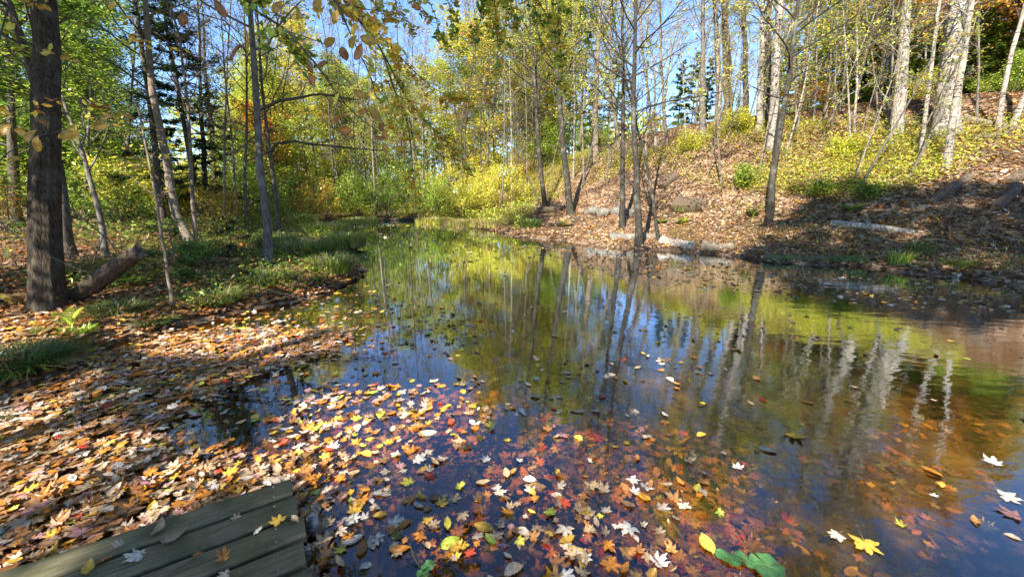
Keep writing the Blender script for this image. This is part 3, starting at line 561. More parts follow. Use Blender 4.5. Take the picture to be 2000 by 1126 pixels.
bg_tree('bare_tree', 'tall thin bare grey tree in the wood beyond the far shore', 'bare trunks beyond the far shore', spots(26, 500, 1180, 30, 48) + spots(26, 540, 1050, 24.5, 30), 203, 13, .055, S('bare', start=.2, leaves=350, blen=.16, pal=dict(tan=1, gold=2, lime=2)), 'dark')
bg_tree('green_tree', 'leafy green tree filling the woods behind the left bank', 'green trees behind the left bank', spots(15, -250, 235, 13, 34), 204, 10, .10, S('maple', start=.12, leaves=9500, leaf=.15, pal=dict(green=6, lime=4), spread=.25), 'dark')
bg_tree('yellow_green_tree', 'yellow-green tree in the sunlit gap behind the left bank', 'yellow-green trees behind the left bank', spots(14, -250, 290, 18, 42) + spots(8, 480, 560, 22, 40), 205, 9, .09, S('maple', start=.06, leaves=8000, leaf=.15, pal=dict(lime=6, yellow=3), spread=.25), 'dark')
bg_tree('pale_green_tree', 'sparse yellow-green tree beyond the crest of the right slope', 'sparse leafy trees beyond the crest', spots(7, 1020, 1170, 30, 42) + spots(5, 1500, 1640, 25, 36) + spots(12, 1620, 2150, 22, 32), 206, 11, .10, S('maple', start=.2, leaves=5000, leaf=.17, pal=dict(lime=5, yellow=2, green=2), spread=.25), 'tan')
bg_tree('thin_bare_tree', 'thin bare tree beyond the crest against the blue sky', 'thin bare trees beyond the crest', spots(12, 1220, 1620, 26, 40) + spots(8, 1620, 2150, 19, 30), 207, 10, .07, S('bare', start=.25, leaves=500, pal=dict(lime=2, tan=1, gold=1)), 'pale')
bg_tree('orange_maple', 'orange-leaved maple behind the right hillside', 'orange maples behind the right hillside', [(1655, 26), (1930, 22), (1990, 19), (2080, 20), (1700, 30), (1960, 26), (1880, 24), (2020, 24), (1820, 28), (1900, 19), (1720, 23), (1985, 22), (1800, 20)], 208, 9, .09, S('maple', start=.25, leaves=5500, leaf=.14, pal=dict(gold=4, orange=4, yellow=2), spread=.2), 'tan')
bg_tree('orange_maple', 'small orange-leaved maple within the yellow wood past the far shore', 'small orange maples past the far shore', [(560, 29), (905, 38), (520, 24)], 209, 7, .07, S('maple', start=.1, leaves=5500, leaf=.16, pal=dict(gold=3, orange=4, lime=2), spread=.25), 'dark')
for j, (px, d, H, rm) in enumerate([(1680, 24, 9, 2.4), (1600, 27, 9.5, 2.5), (1780, 22, 7.5, 2.2), (1905, 21, 6.5, 2), (1960, 23, 8, 2.3), (2060, 20, 8, 2.4), (1640, 31, 9, 2.6), (1860, 26, 9, 2.5), (1560, 31, 8, 2.2), (1740, 26, 8, 2.4), (1820, 24, 7, 2.2), (1500, 33, 8, 2.4), (2010, 26, 9, 2.5), (1620, 25, 6, 2), (1930, 19, 5, 1.8), (2030, 18, 5, 1.8), (1700, 22, 5.5, 1.8), (1840, 20.5, 5, 1.7)]):
    if j == 0: f0 = conifer('hemlock_tree', 'broad green hemlock behind the right hillside', rng, gpt(px, d), H, rm, dict(fir=1, olive=3, green=4, lime=3), BARK['dark'], 'hemlocks behind the right hillside', nspray=30000, spray=.26)
    else: copy_tree(f0, gpt(px, d), (0, 0, j * 1.1), H / 9)
for j, (px, d, H) in enumerate([(1310, 30, 5.0), (1335, 34, 6.5), (1360, 30, 5), (1195, 33, 7), (1150, 30, 5)]):
    if j == 0: f1 = conifer('pointed_fir', 'pointed young fir against the blue sky gap on the crest', rng, gpt(px, d), 5, 1.2, dict(fir=2, green=1), BARK['dark'], 'pointed firs on the crest', nspray=6000, spray=.24)
    else: copy_tree(f1, gpt(px, d), (0, 0, j * 1.7), H / 5)

# --- unseen trees added around the dock, crowns thinned to shape the foreground shade
for j, (x, y, H, lv) in enumerate([(-6.2, -3.2, 13, 9000), (-3.2, -7.0, 14, 9000), (1.8, -9.5, 13, 8000), (-9.5, 0.5, 12, 9000), (-8.0, -8.0, 14, 7000), (-7.6, 3.4, 9, 7000), (3.8, -3.6, 13, 6500), (.3, -3.2, 15, 10000), (-.6, -6.4, 14, 8000), (7.5, -3.0, 11, 2500), (-11.5, 6, 11, 8000), (-13.5, 8.5, 11, 7000), (-9, 3.6, 6, 3500), (-15, 10.5, 8, 5000)]):
    b = np.array([x, y, hz(x, y)]); g = np.random.RandomState(300 + j)
    path = np.array([[0, 0, 0], [g.randn() * .2, g.randn() * .2, H * .4], [g.randn() * .5, g.randn() * .5, H]])
    put_tree('shade_tree', 'unseen leafy maple added to shade the dock and banks', 'tree', g, b, path, .17, .03, S('maple', start=.38 if H > 8 else .15, leaves=int(lv * 1.55), leaf=.17, blen=.32, pal=GREENMAPLE), BARK['grey'], 'unseen maples added for shade', cull=b)

# overhanging beech: trunk behind the dock, long limbs over the water, twigs drooping into the frame
g = np.random.RandomState(9)
bb = np.array([-2.9, -2.3, hz(-2.9, -2.3)])
beech = root('beech_tree', bb, 'overhanging beech whose drooping gold and green twigs hang into the top of the view', 'tree')
tr, wd, lf, Pj, rad = tree_parts(g, np.array([[0, 0, 0], [.15, .2, 3], [.5, .7, 6], [.9, 1.2, 11]]), .16, .03, S('maple', start=.35, leaves=8500, blen=.34, leaf=.11, pal=dict(lime=3, yellow=3, gold=2, green=2), el=(.1, .9)), cull=bb)
link('trunk', tr.mesh('trunk', BARK['grey'], True), beech); link('branches', wd.mesh('branches', BARK['grey'], True), beech); link('crown', lf.mesh('crown', LEAF), beech)
drap = MB(); big = []; small = []
def spray_twig(pts, r, npl, sz, pal, big_leaf=False, side=.10, nsub=6, sublen=.28):
    """a drooping twig through given points with alternate side twigs and leaves"""
    P = smooth_path(pts, 16); n = len(P); V, F = tubes(P[None], np.linspace(r, .0018, n)[None], 6, False); drap.add(V, F)
    sub = [P]
    if nsub:
        o, d, l, _ = offshoots(g, P[None], nsub, .15, .75, 1, np.array([sublen]), .5); Sb = grow(g, o, d, l, 6, .16, -.10)
        V, F = tubes(Sb, np.linspace(.0028, .001, 6)[None] * np.ones((len(Sb), 1)), 4, False); drap.add(V, F); sub += list(Sb)
    for q in sub:
        k = npl if q is P else max(3, npl // 3)
        t = np.sort(g.uniform(.1, 1, k)) * (len(q) - 1); ii = np.minimum(t.astype(int), len(q) - 2); c = q[ii] + (q[ii + 1] - q[ii]) * (t - ii)[:, None]
        c = c + g.randn(k, 3) * sz * .35 - np.array([0, 0, sz * .3]); cl = pick(g, k, **pal)
        for a, b in zip(c, cl): (big if big_leaf else small).append((a, sz * g.uniform(.75, 1.2), b))
def W(*a): return [pt(*q) for q in a]
GY = dict(gold=4, yellow=3, lime=2); GR = dict(green=4, lime=3, yellow=2); BR = dict(orange=3, gold=3, tan=2)
anchor = bb + np.array([.5, .7, 5.0])
for mid, end in (((400, -700, 2.2), (470, -110, 2.1)), ((700, -700, 2.6), (600, -120, 2.5)), ((1000, -600, 3.2), (960, -130, 3.1)), ((150, -600, 2.2), (60, -150, 1.9))):
    P = smooth_path([anchor, pt(*mid), pt(*end)], 14); V, F = tubes(P[None], np.linspace(.035, .009, 14)[None], 7, False); drap.add(V, F)
spray_twig(W((470, -110, 2.1), (480, 0, 2.1), (560, 60, 2.0), (620, 130, 2.0), (680, 210, 2.0), (745, 262, 2.0)), .009, 16, .055, GR)
spray_twig(W((600, -120, 2.5), (690, 25, 2.5), (742, 92, 2.5), (768, 170, 2.5), (795, 235, 2.5), (806, 330, 2.6), (812, 400, 2.7)), .011, 44, .055, GY, nsub=12)
spray_twig(W((600, -120, 2.4), (665, 20, 2.4), (690, 80, 2.4), (722, 145, 2.4), (740, 200, 2.4), (785, 245, 2.4)), .008, 18, .06, GY)
spray_twig(W((600, -120, 2.5), (640, -10, 2.5), (700, 15, 2.5), (770, 25, 2.6)), .007, 14, .055, BR)
spray_twig(W((600, -120, 2.6), (700, 20, 2.9), (790, 120, 3.1), (850, 175, 3.2), (905, 190, 3.3)), .008, 60, .052, GY, nsub=14)
spray_twig(W((742, 92, 2.6), (800, 200, 3.0), (860, 265, 3.3), (925, 335, 3.5)), .006, 60, .052, dict(gold=4, yellow=2, lime=2, green=1), nsub=14)
spray_twig(W((800, 230, 2.9), (812, 300, 2.9), (822, 372, 2.9)), .004, 16, .055, GR)
spray_twig(W((470, -110, 2.1), (520, 30, 2.6), (570, 90, 2.9), (640, 150, 3.1)), .006, 50, .055, GR, nsub=14)
for a, b2, c2, e in ((960, 970, 974, 150), (985, 1000, 1010, 60), (1035, 1048, 1060, 112), (1075, 1092, 1104, 196), (1120, 1140, 1150, 90), (1180, 1195, 1200, 40), (870, 880, 890, 60), (830, 850, 868, 90), (1010, 1075, 1095, 130), (960, 940, 925, 90)):
    spray_twig(W((960, -130, 3.1), (a, -60, 3.1), (b2, e * .35, 3.2), (c2, e, 3.3)), .006, 40, .055, dict(green=2.5, lime=5, yellow=3, gold=2), nsub=9, sublen=.24)
for x0, e in ((740, 40), (780, 55), (820, 40), (690, 40), (650, 20)):
    spray_twig(W((600, -120, 2.8), (x0 - 30, -60, 2.9), (x0, e * .5, 3.0), (x0 + 40, e, 3.1)), .005, 40, .05, dict(gold=3, yellow=3, lime=3, green=1), nsub=7)
# left twigs with yellow leaves in front of the thick trunk
spray_twig(W((60, -150, 1.9), (-60, 330, 1.7), (40, 278, 1.7), (110, 256, 1.7), (165, 250, 1.75), (200, 252, 1.8)), .004, 5, .07, dict(gold=3, yellow=2), True, nsub=3, sublen=.10)
spray_twig(W((60, -150, 1.9), (66, 0, 1.9), (70, 60, 1.95), (105, 85, 2.0), (128, 105, 2.0)), .005, 9, .06, dict(gold=3, yellow=2), True, nsub=4, sublen=.14)
spray_twig(W((60, -150, 1.9), (20, -20, 1.9), (30, 45, 1.9), (60, 60, 1.9)), .004, 7, .06, dict(gold=3, yellow=2, lime=1), True, nsub=3, sublen=.15)
spray_twig(W((60, -150, 2.2), (200, 0, 2.5), (240, 60, 2.7), (330, 90, 2.8)), .004, 12, .06, dict(gold=3, yellow=2, lime=1), nsub=5)
spray_twig(W((-120, 300, 3.0), (120, 190, 3.0), (200, 210, 3.0), (300, 240, 3.0), (345, 330, 3.2)), .004, 16, .06, dict(gold=3, orange=2, yellow=2), nsub=5)
spray_twig(W((470, -110, 2.1), (330, -40, 1.5), (370, 20, 1.45), (420, 30, 1.45), (462, 60, 1.45), (492, 90, 1.4)), .004, 0, .09, BR, True, nsub=0)
hero = [(430, 18, 1.35, 'rust', .075), (357, 40, 1.4, 'rust', .075), (403, 44, 1.6, 'tan', .06), (584, 27, 1.5, 'gold', .085), (542, 14, 1.6, 'gold', .075), (485, 76, 1.35, 'orange', .08), (462, 104, 1.3, 'rust', .1),
        (606, 130, 1.8, 'rust', .075), (630, 127, 1.8, 'rust', .08), (609, 157, 1.8, 'orange', .08), (672, 108, 1.5, 'rust', .09), (690, 82, 1.6, 'gold', .085), (722, 80, 1.6, 'gold', .1), (702, 101, 1.5, 'orange', .09),
        (645, 82, 1.6, 'gold', .08), (705, 185, 1.6, 'gold', .08), (732, 224, 1.6, 'gold', .09), (709, 218, 1.7, 'orange', .06), (660, 234, 1.6, 'orange', .08), (675, 254, 1.6, 'orange', .08), (745, 247, 1.7, 'rust', .06), (752, 262, 1.7, 'orange', .07),
        (753, 290, 1.7, 'gold', .07), (742, 270, 1.7, 'rust', .05), (745, 55, 2.2, 'gold', .09), (812, 15, 2.0, 'orange', .09), (75, 281, 1.5, 'gold', .08), (60, 266, 1.5, 'gold', .08), (42, 258, 1.5, 'gold', .07), (12, 251, 1.5, 'gold', .08), (133, 264, 1.5, 'gold', .08), (150, 254, 1.6, 'gold', .07),
        (92, 105, 1.6, 'yellow', .07), (195, 246, 1.6, 'gold', .07), (255, 480, 2.6, 'yellow', .07), (290, 460, 2.6, 'yellow', .06), (15, 492, 2.2, 'yellow', .10), (620, 8, 1.7, 'gold', .09), (655, 35, 1.8, 'gold', .09)]
for a in hero: big.append((pt(a[0], a[1], a[2]), a[4], np.array(PAL[a[3]])))
hm = link('branches', drap.mesh('branches', BARK['dark'], True), beech); hm['label'] = 'thin dark drooping twigs of the overhanging beech'; hm.location = -bb
LM = []
for c in ('gold', 'yellow', 'orange', 'rust', 'tan', 'lime'):
    for q in range(2):
        m_ = MB(); scatter(m_, g, np.zeros((1, 3)), 1.0, BEECH[q], [PAL[c]], 0, np.zeros(1)); LM.append((np.array(PAL[c]), m_.mesh('leaf', BIGLEAF, True)))
for p, s, c in big[:200]:
    k = sorted(range(len(LM)), key=lambda q: abs(LM[q][0] - c).sum() + g.rand() * .01)[0]
    o = link('leaf', LM[k][1], beech, p - bb); o.scale = (s * .76,) * 3; o.rotation_euler = Vector((g.randn() * .5, -1, g.uniform(-.2, .9))).to_track_quat('Z', 'Y').to_euler(); o.rotation_euler.rotate_axis('Z', g.uniform(0, 6.28))
m_ = MB(); P_ = np.array([q[0] for q in small]) - bb; scatter(m_, g, P_, np.array([q[1] for q in small]), OVALS[0], np.array([q[2] for q in small]), 1.0)
tag(link('foliage', m_.mesh('foliage', LEAF), beech), kind='stuff')

# ------------------------------------------------------------------ shrubs, ferns, grass
def shrub(name, label, rng, base, H, rad, nst, nleaf, leaf, pal, bk='tan', group=None, lift=.05):
    o = root(name, base, label, 'shrub', group)
    O = np.zeros((nst, 3)); O[:, :2] = rng.randn(nst, 2) * rad * .12; O[:, 2] = -.05
    az = rng.uniform(0, 6.28, nst); el = rng.uniform(.7, 1.45, nst); D = np.stack([np.cos(az) * np.cos(el), np.sin(az) * np.cos(el), np.sin(el)], 1); L = H * rng.uniform(.6, 1.15, nst)
    B = grow(rng, O, D, L, 7, .12, -.02); w = MB(); V, F = tubes(B, np.linspace(1, .3, 7)[None] * (.006 * H + .003) * np.ones((nst, 1)), 5, False); w.add(V, F)
    o2, d2, l2, _ = offshoots(rng, B, 7, .2, .8, .45, L); Sb = grow(rng, o2, d2, l2, 4, .15, 0); V, F = tubes(Sb, np.array([.004, .003, .002, .0015])[None] * np.ones((len(Sb), 1)), 3, False); w.add(V, F)
    k = rng.randint(0, len(Sb), nleaf); u = rng.uniform(.2, 1, nleaf)[:, None]; Q = Sb[k, 0] * (1 - u) + Sb[k, 3] * u + rng.randn(nleaf, 3) * leaf * 1.1
    Q[:, 2] = np.maximum(Q[:, 2], .02); lf = MB(); scatter(lf, rng, Q, leaf * rng.uniform(.6, 1.2, nleaf), DIA, pick(rng, nleaf, **pal), .6)
    KIDS[o.name] = [link('stems', w.mesh('stems', BARK[bk], True), o), link('foliage', lf.mesh('foliage', LEAF), o)]
    return o
g = np.random.RandomState(21)
for j, (px, py, H, n, lf_, pal, lb) in enumerate([
    (700, 428, 2.6, 3500, .11, dict(green=3, lime=5), 'rounded bright green bush on the far shore, left of the twin white stems'),
    (760, 425, 3.0, 4000, .11, dict(green=4, lime=3), 'green bush on the far shore right behind the dark driftwood'),
    (640, 432, 2.4, 3000, .11, dict(lime=4, gold=2, orange=2), 'orange-tinged bush left of the rounded bright green bush'),
    (590, 440, 2.0, 2500, .10, dict(lime=3, gold=3, orange=2), 'orange and lime bush behind the grass tufts of the left bank'),
    (850, 424, 2.6, 3500, .11, dict(green=3, lime=4), 'blue-green bush on the far shore right of the twin white stems'),
    (905, 425, 2.5, 4000, .10, dict(lime=4, yellow=4), 'yellow bush where the far shore meets the right bank'),
    (955, 420, 2.9, 4500, .10, dict(lime=3, yellow=5), 'bright yellow bush at the foot of the far right slope'),
    (1010, 400, 2.2, 3000, .10, dict(lime=3, yellow=4), 'yellow bush on the slope left of the slim mottled trunk'),
    (540, 445, 1.7, 2200, .09, dict(green=3, lime=3), 'dim green bush behind the S-curved grey trunk'),
    (250, 455, 1.9, 2600, .09, dict(green=4, lime=2), 'green leafy bush behind the broken fallen trunk'),
    (150, 440, 2.3, 3000, .10, dict(green=3, lime=4), 'leafy bush between the thick ridged trunk and the curved brown trunk'),
    (20, 455, 2.0, 2500, .09, dict(green=2, orange=2, lime=2, brown=1), 'mixed orange and green bush left of the thick ridged trunk'),
    (440, 455, 1.5, 1800, .08, dict(gold=3, orange=2, lime=3), 'gold-leaved bush beneath the dark spruce'),
    (395, 520, .6, 900, .06, dict(green=4, lime=2), 'low leafy plant right of the small bright green fir'),
    (1430, 262, 1.1, 1800, .09, dict(yellow=4, lime=3), 'bright yellow bush at the foot of the pale crest trees'),
    (1340, 300, .9, 1400, .08, dict(yellow=3, lime=4), 'low yellow bush on the crest below the blue sky gap'),
    (1650, 300, .7, 1400, .08, dict(lime=4, yellow=3), 'low lime bush in the middle of the right hillside'),
    (1445, 370, .8, 1400, .08, dict(green=3, lime=3), 'dark green bush on the slope left of the lone leaning trunk'),
    (1600, 385, .6, 1300, .07, dict(green=2, lime=3), 'lime bush on the slope above the bleached log'),
    (1690, 395, .6, 1200, .07, dict(green=3, lime=2), 'low green bush on the slope right of the lime bush above the bleached log'),
    (1790, 505, .45, 700, .05, dict(green=3, lime=2, brown=1), 'leafy plant at the waterline by the end of the mossy log'),
    (1575, 220, 1.6, 1200, .09, dict(orange=4, gold=2), 'orange-leaved bush on the crest right of the white mottled trunk')]):
    b = ground_at(px, py, 3)[0]; b[2] = hz(b[0], b[1]); shrub('shrub', lb, g, b, H, H * .5, 16 if H > 1 else 10, n, lf_, pal)
srcs = [o for o in bpy.data.objects if o.name in ('shrub', 'shrub.001', 'shrub.005', 'shrub.006', 'shrub.003')]
g1 = np.random.RandomState(88)
for k, (a, b_, d0, d1) in enumerate([(540, 1100, 25, 44)] * 30 + [(-150, 520, 15, 34)] * 34 + [(1100, 1650, 24, 33)] * 16 + [(1650, 2150, 17, 26)] * 12):
    p_ = gpt(g1.uniform(a, b_), g1.uniform(d0, d1)); s_ = srcs[g1.randint(len(srcs))]; sc_ = g1.uniform(.9, 1.7) if k < 64 else g1.uniform(.5, .8)
    where = 'in the bright wood beyond the far shore' if k < 30 else 'in the undergrowth behind the left bank' if k < 64 else 'on the crest of the right hill'
    copy_tree(s_, p_, (0, 0, g1.uniform(0, 6.28)), sc_, 'leafy bush ' + where, 'bushes ' + where)
# far-off wood that reads as one mass
n_ = 30000; a_ = g1.uniform(-.9, .55, n_); d_ = g1.uniform(48, 66, n_); x_ = d_ * np.sin(a_) * 1.2; y_ = d_ * np.cos(a_); top = 11 + 3 * fnoise(x_, y_, 3.0, 6) - 8 * sstep(.0, .25, a_) - 6.5 * np.exp(-((a_ + .68) / .13) ** 2)
z_ = hgt(x_, y_) + top * g1.rand(n_) ** .8; m_ = MB(); scatter(m_, g1, np.stack([x_, y_, z_], 1), .6 * g1.uniform(.5, 1.2, n_), DIA, pick(g1, n_, lime=6, yellow=3, green=2, gold=1), .8)
tag(link('distant_woods', m_.mesh('distant_woods', LEAF)), kind='stuff')
# twin white stems on the far shore
for j, (x0, x1, w, lb) in enumerate([(812, 806, 4, 'left one of the twin white stems on the far shore'), (826, 832, 4, 'right one of the twin white stems on the far shore'), (735, 722, 5, 'lone pale stem on the far shore behind the dark driftwood')]):
    px_tree('birch_tree', lb, 'tree', 400 + j, [(x0, 424), ((x0 + x1) / 2 - 3, 250), (x1, 40)], w, 10, S('bare', start=.3, leaves=500, pal=dict(gold=2, yellow=2)), 'tan')

def blades(mb, rng, n, rad, h, cols, w=.006, bend=.5):
    """arching grass blades, 3 segments"""
    th = rng.uniform(0, 6.28, n); r = rad * np.sqrt(rng.rand(n)) * .4; o = np.stack([np.cos(th) * r, np.sin(th) * r, np.zeros(n) - .02], 1); az = th + rng.randn(n) * .6
    hh = h * rng.uniform(.5, 1.1, n); be = bend * rng.uniform(.3, 1.4, n); dx = np.stack([np.cos(az), np.sin(az), np.zeros(n)], 1); sd = np.stack([-np.sin(az), np.cos(az), np.zeros(n)], 1) * w
    V = []
    for t, k in ((0, 1), (.4, .9), (.75, .65), (1, 0.05)):
        c = o + dx * (be * hh * t * t)[:, None] + np.array([0, 0, 1.]) * (hh * (t - .35 * be * t * t))[:, None]; V += [c - sd * k, c + sd * k]
    V = np.stack(V, 1); i = np.arange(n)[:, None] * 8
    F = np.concatenate([i + np.array([a, a + 1, a + 3, a + 2])[None] for a in (0, 2, 4)]); mb.add(V.reshape(-1, 3), [F]); mb.C[-1] = np.repeat(cols, 8, 0)
def tuft(label, px, py, rad, h, n, pal, bend=.6, z=None, group=None, w=.005):
    b = ground_at(px, py)[0]; b[2] = max(hz(b[0], b[1]), -.02); m_ = MB(); blades(m_, g, n, rad * 2.2, h, pick(g, n, **pal), w, bend)
    o = tag(link('grass_tuft', m_.mesh('grass_tuft', GRASSM), None, b), label, 'grass tuft', group); return o
GP = dict(green=3, lime=1, tan=1.5, olive=3, dark=2)
tuft('wide mound of grass at the left edge of the view beside the leaf drift', 35, 715, .32, .25, 1700, dict(green=3, dark=2, olive=3, tan=.7), 1.5, w=.0035)
tuft('dark grassy hummock left of the small mossy one near the big trunk', 230, 612, .26, .24, 1100, dict(olive=3, green=1, dark=3, tan=.5), 1.4, w=.0035)
tuft('small mossy grass hummock at the waterline under the pale leaning stem', 305, 632, .16, .14, 700, dict(olive=3, green=1, dark=3, tan=.5), 1.5, w=.0035)
tuft('little bright grass tuft under the upright fern', 152, 655, .12, .14, 350, dict(green=3, lime=3), .8)
tuft('tiny grass tuft amid the floating leaf drift', 283, 765, .07, .12, 60, dict(lime=2, green=1), .6)
tuft('large clump of tall sedge on the left bank point', 600, 505, .6, .5, 1800, GP, .5, w=.008)
tuft('tall sedge clump at the water edge left of the point', 545, 490, .5, .5, 1300, GP, .5, w=.008)
tuft('sedge clump spilling over the water at the very end of the left point', 650, 530, .4, .4, 900, dict(green=3, lime=2, tan=2), .7, w=.007)
tuft('low sedge clump below the S-curved trunk', 520, 555, .4, .3, 900, GP, .8, w=.006)
tuft('low sedge clump at the waterline right of the small fir', 420, 585, .35, .25, 900, GP, 1.3, w=.004)
tuft('reed clump standing in the water behind the left point', 672, 480, .7, .42, 1300, dict(lime=3, green=3, tan=2), .4, w=.01)
tuft('reed clump farther along the left shore', 640, 455, .9, .45, 1300, dict(lime=3, green=2, tan=2), .4, w=.012)
tuft('pale reeds on the far shore beneath the rounded green bush', 700, 436, 1.2, .38, 1300, dict(lime=4, tan=3), .4, w=.014)
tuft('pale reeds on the far shore beneath the twin white stems', 850, 436, 1.2, .38, 1300, dict(lime=4, tan=3, yellow=2), .4, w=.014)
tuft('straw-coloured grass where the right bank begins', 905, 440, 1.1, .38, 1300, dict(lime=3, tan=4), .4, w=.012)
tuft('straw-coloured grass beneath the bright yellow bush', 955, 442, 1.0, .38, 1300, dict(tan=4, lime=3, brown=1), .4, w=.011)
tuft('green sedge clump drooping to the water left of the short log', 1035, 445, .5, .45, 700, dict(olive=3, green=2, dark=1), .5, w=.01)
tuft('green sedge clump beside the big rotting stump-log', 1330, 415, .35, .3, 260, dict(olive=3, dark=1, green=1), .5, w=.009)
tuft('reed tuft at the waterline by the end of the mossy log', 1755, 518, .2, .35, 140, dict(lime=3, green=3), .5, w=.006)
tuft('short grass clump on the right bank near the edge of view', 1870, 520, .3, .22, 500, dict(olive=3, green=2), .7)
tuft('short dull grass clump farthest right on the pond edge', 1965, 515, .3, .22, 500, dict(olive=3, tan=2), .7)
def fern(label, px, py, H, nf, pal, upright=.9):
    b = ground_at(px, py)[0]; b[2] = hz(b[0], b[1]); o = root('fern', b, label, 'fern')
    az = np.arange(nf) * 6.283 / nf + g.rand(nf)
    for k in range(nf):
        m_ = MB(); d = np.array([math.cos(az[k]), math.sin(az[k]), 0]); s = np.array([-d[1], d[0], 0]); L = H * g.uniform(.75, 1.1)
        t = np.linspace(0, 1, 12); c = d * (L * (1 - upright * .6) * t ** 1.6)[:, None] + np.array([0, 0, 1]) * (L * upright * (t - .28 * t ** 3))[:, None]
        V, F = tubes(c[None], np.linspace(.003, .001, 12)[None], 4, False); m_.add(V, F, PAL['lime'])
        cl = pick(g, 1, **pal)[0]
        for q in np.linspace(.28, .98, 16):
            p = np.array([np.interp(q, t, c[:, a]) for a in range(3)]); ln = L * .27 * math.sin(min(1, (1.03 - q) * 1.7) * 1.57)
            for sg in (1, -1):
                e = p + s * sg * ln + d * ln * .25 - np.array([0, 0, ln * .12]); wv_ = d * .016 * L / .4
                m_.add(np.array([p - wv_ * .8, (p + e) / 2 - wv_, e, (p + e) / 2 + wv_, p + wv_ * .6]), [np.array([[0, 1, 2, 3, 4]])], cl * g.uniform(.8, 1.2))
        link('frond', m_.mesh('frond', LEAF), o)
fern('upright green fern in front of the thick ridged trunk', 140, 645, .36, 3, dict(lime=4, green=1), 1.0)
fern('fading yellow-tan fern left of the thick ridged trunk', 45, 600, .42, 6, dict(tan=3, yellow=2), .75)
fern('green fern on the left bank between the sapling and the pale leaning stem', 262, 560, .4, 7, dict(green=3, lime=2), .6)
fern('rusty fern behind the broken fallen trunk', 215, 470, .5, 7, dict(rust=2, tan=2), .6)
fern('yellowing fern in front of the layered spruce', 405, 500, .5, 7, dict(yellow=2, lime=2), .6)
fern('dark green fern at the foot of the S-curved grey trunk', 480, 545, .45, 7, dict(green=3, olive=2), .6)
fern('spreading brown fern at the left edge below the thick trunk', 70, 660, .25, 6, dict(brown=2, tan=1, olive=1), .5)
fern('yellow-green fern beside the row of three log rounds', 1100, 445, .6, 7, dict(yellow=2, lime=3), .7)
fern('pale green fern on the ledge right of the slanting thin stem', 1330, 440, .5, 7, dict(lime=3, yellow=1), .6)
fern('green fern on the slope above the right end of the bleached log', 1660, 415, .55, 8, dict(green=2, lime=2), .6)
fern('small fern on the ledge left of the lone leaning trunk', 1470, 430, .5, 5, dict(lime=2, green=2), .9)
fern('green fern beside the big rotting stump-log', 1290, 440, .4, 6, dict(green=2, lime=2), .6)

# ground cover on the slopes, countless small plants
def cover(name, poly_px, n, sz, pal, zlo, zhi, seed, kindfrac=1, tm=DIA, tilt=.45, mat_=LEAF, clump=1.2):
    r = np.random.RandomState(seed); P = []
    while sum(len(a) for a in P) < n:
        x = r.uniform(-14, 24, n); y = r.uniform(2, 34, n); u, v, d = project(np.stack([x, y, hgt(x, y)], 1))
        m = inside(np.nan_to_num(u), np.nan_to_num(v), poly_px) & (d > 1) & (fnoise(x, y, clump, seed) > r.uniform(-1.0, .45, n)) & (r.rand(n) < np.clip(13 / d, .35, 1)) & (sdist(x, y, POND) > .1)
        P.append(np.stack([x[m], y[m]], 1))
    P = np.concatenate(P)[:n]; z = hgt(P[:, 0], P[:, 1]) + r.uniform(zlo, zhi, n) ** 1.0; m_ = MB()
    scatter(m_, r, np.stack([P[:, 0], P[:, 1], z], 1), sz * r.uniform(.6, 1.2, n), tm, pick(r, n, **pal), tilt); tag(link(name, m_.mesh(name, mat_)), kind='stuff')
cover('hillside_undergrowth', [(1000, 400), (1010, 300), (1290, 295), (1420, 240), (1700, 240), (2000, 235), (2000, 300), (1700, 400), (1500, 385), (1380, 370), (1250, 330), (1080, 395)], 62000, .075, dict(lime=5, yellow=4, green=1), .02, .34, 31)
cover('shaded_undergrowth', [(1350, 390), (1500, 390), (1700, 405), (2000, 330), (2000, 540), (1650, 520), (1300, 470)], 2600, .06, dict(green=2, lime=2, olive=2, red=.4), .02, .18, 32)
cover('bank_undergrowth', [(0, 560), (180, 520), (330, 480), (520, 450), (640, 450), (710, 530), (560, 590), (400, 620), (280, 600)], 15000, .055, dict(green=4, lime=2, gold=.6, brown=.5), .01, .25, 33, clump=.6)
cover('far_shore_undergrowth', [(560, 450), (600, 420), (900, 405), (1060, 400), (1010, 455), (900, 440)], 12000, .12, dict(lime=4, green=2, yellow=2, tan=1), .02, .6, 34)
cover('left_wood_undergrowth', [(-10, 470), (0, 400), (560, 400), (560, 450), (200, 500)], 9000, .10, dict(green=4, lime=1, brown=2, olive=2), .02, .5, 35)

# ------------------------------------------------------------------ leaf litter on land
def litter(name, n, xr, yr, sz, seed, tmpls, pal, dens, tilt=.3, m=LITTER, lift=.02):
    r = np.random.RandomState(seed); x = r.uniform(*xr, n * 3); y = r.uniform(*yr, n * 3); u, v, d = project(np.stack([x, y, hgt(x, y)], 1))
    ok = (sdist(x, y, POND) > .02) & (d > .5) & (np.nan_to_num(u, nan=1e9) > -150) & (np.nan_to_num(u, nan=1e9) < 2150) & (r.rand(n * 3) < dens(x, y, d)); x, y = x[ok][:n], y[ok][:n]; k = len(x)
    P = np.stack([x, y, hgt(x, y) + r.uniform(.004, lift, k)], 1); c = pick(r, k, **pal); s = sz * r.uniform(.6, 1.2, k); m_ = MB(); q = len(tmpls)
    for a in range(q): scatter(m_, r, P[a::q], s[a::q], tmpls[a], c[a::q], tilt)
    tag(link(name, m_.mesh(name, m)), kind='stuff'); print(name, k)
DRY = dict(tan=7, pale=5, brown=5, rust=3.5, orange=1.2, gold=1.5, pink=.3)
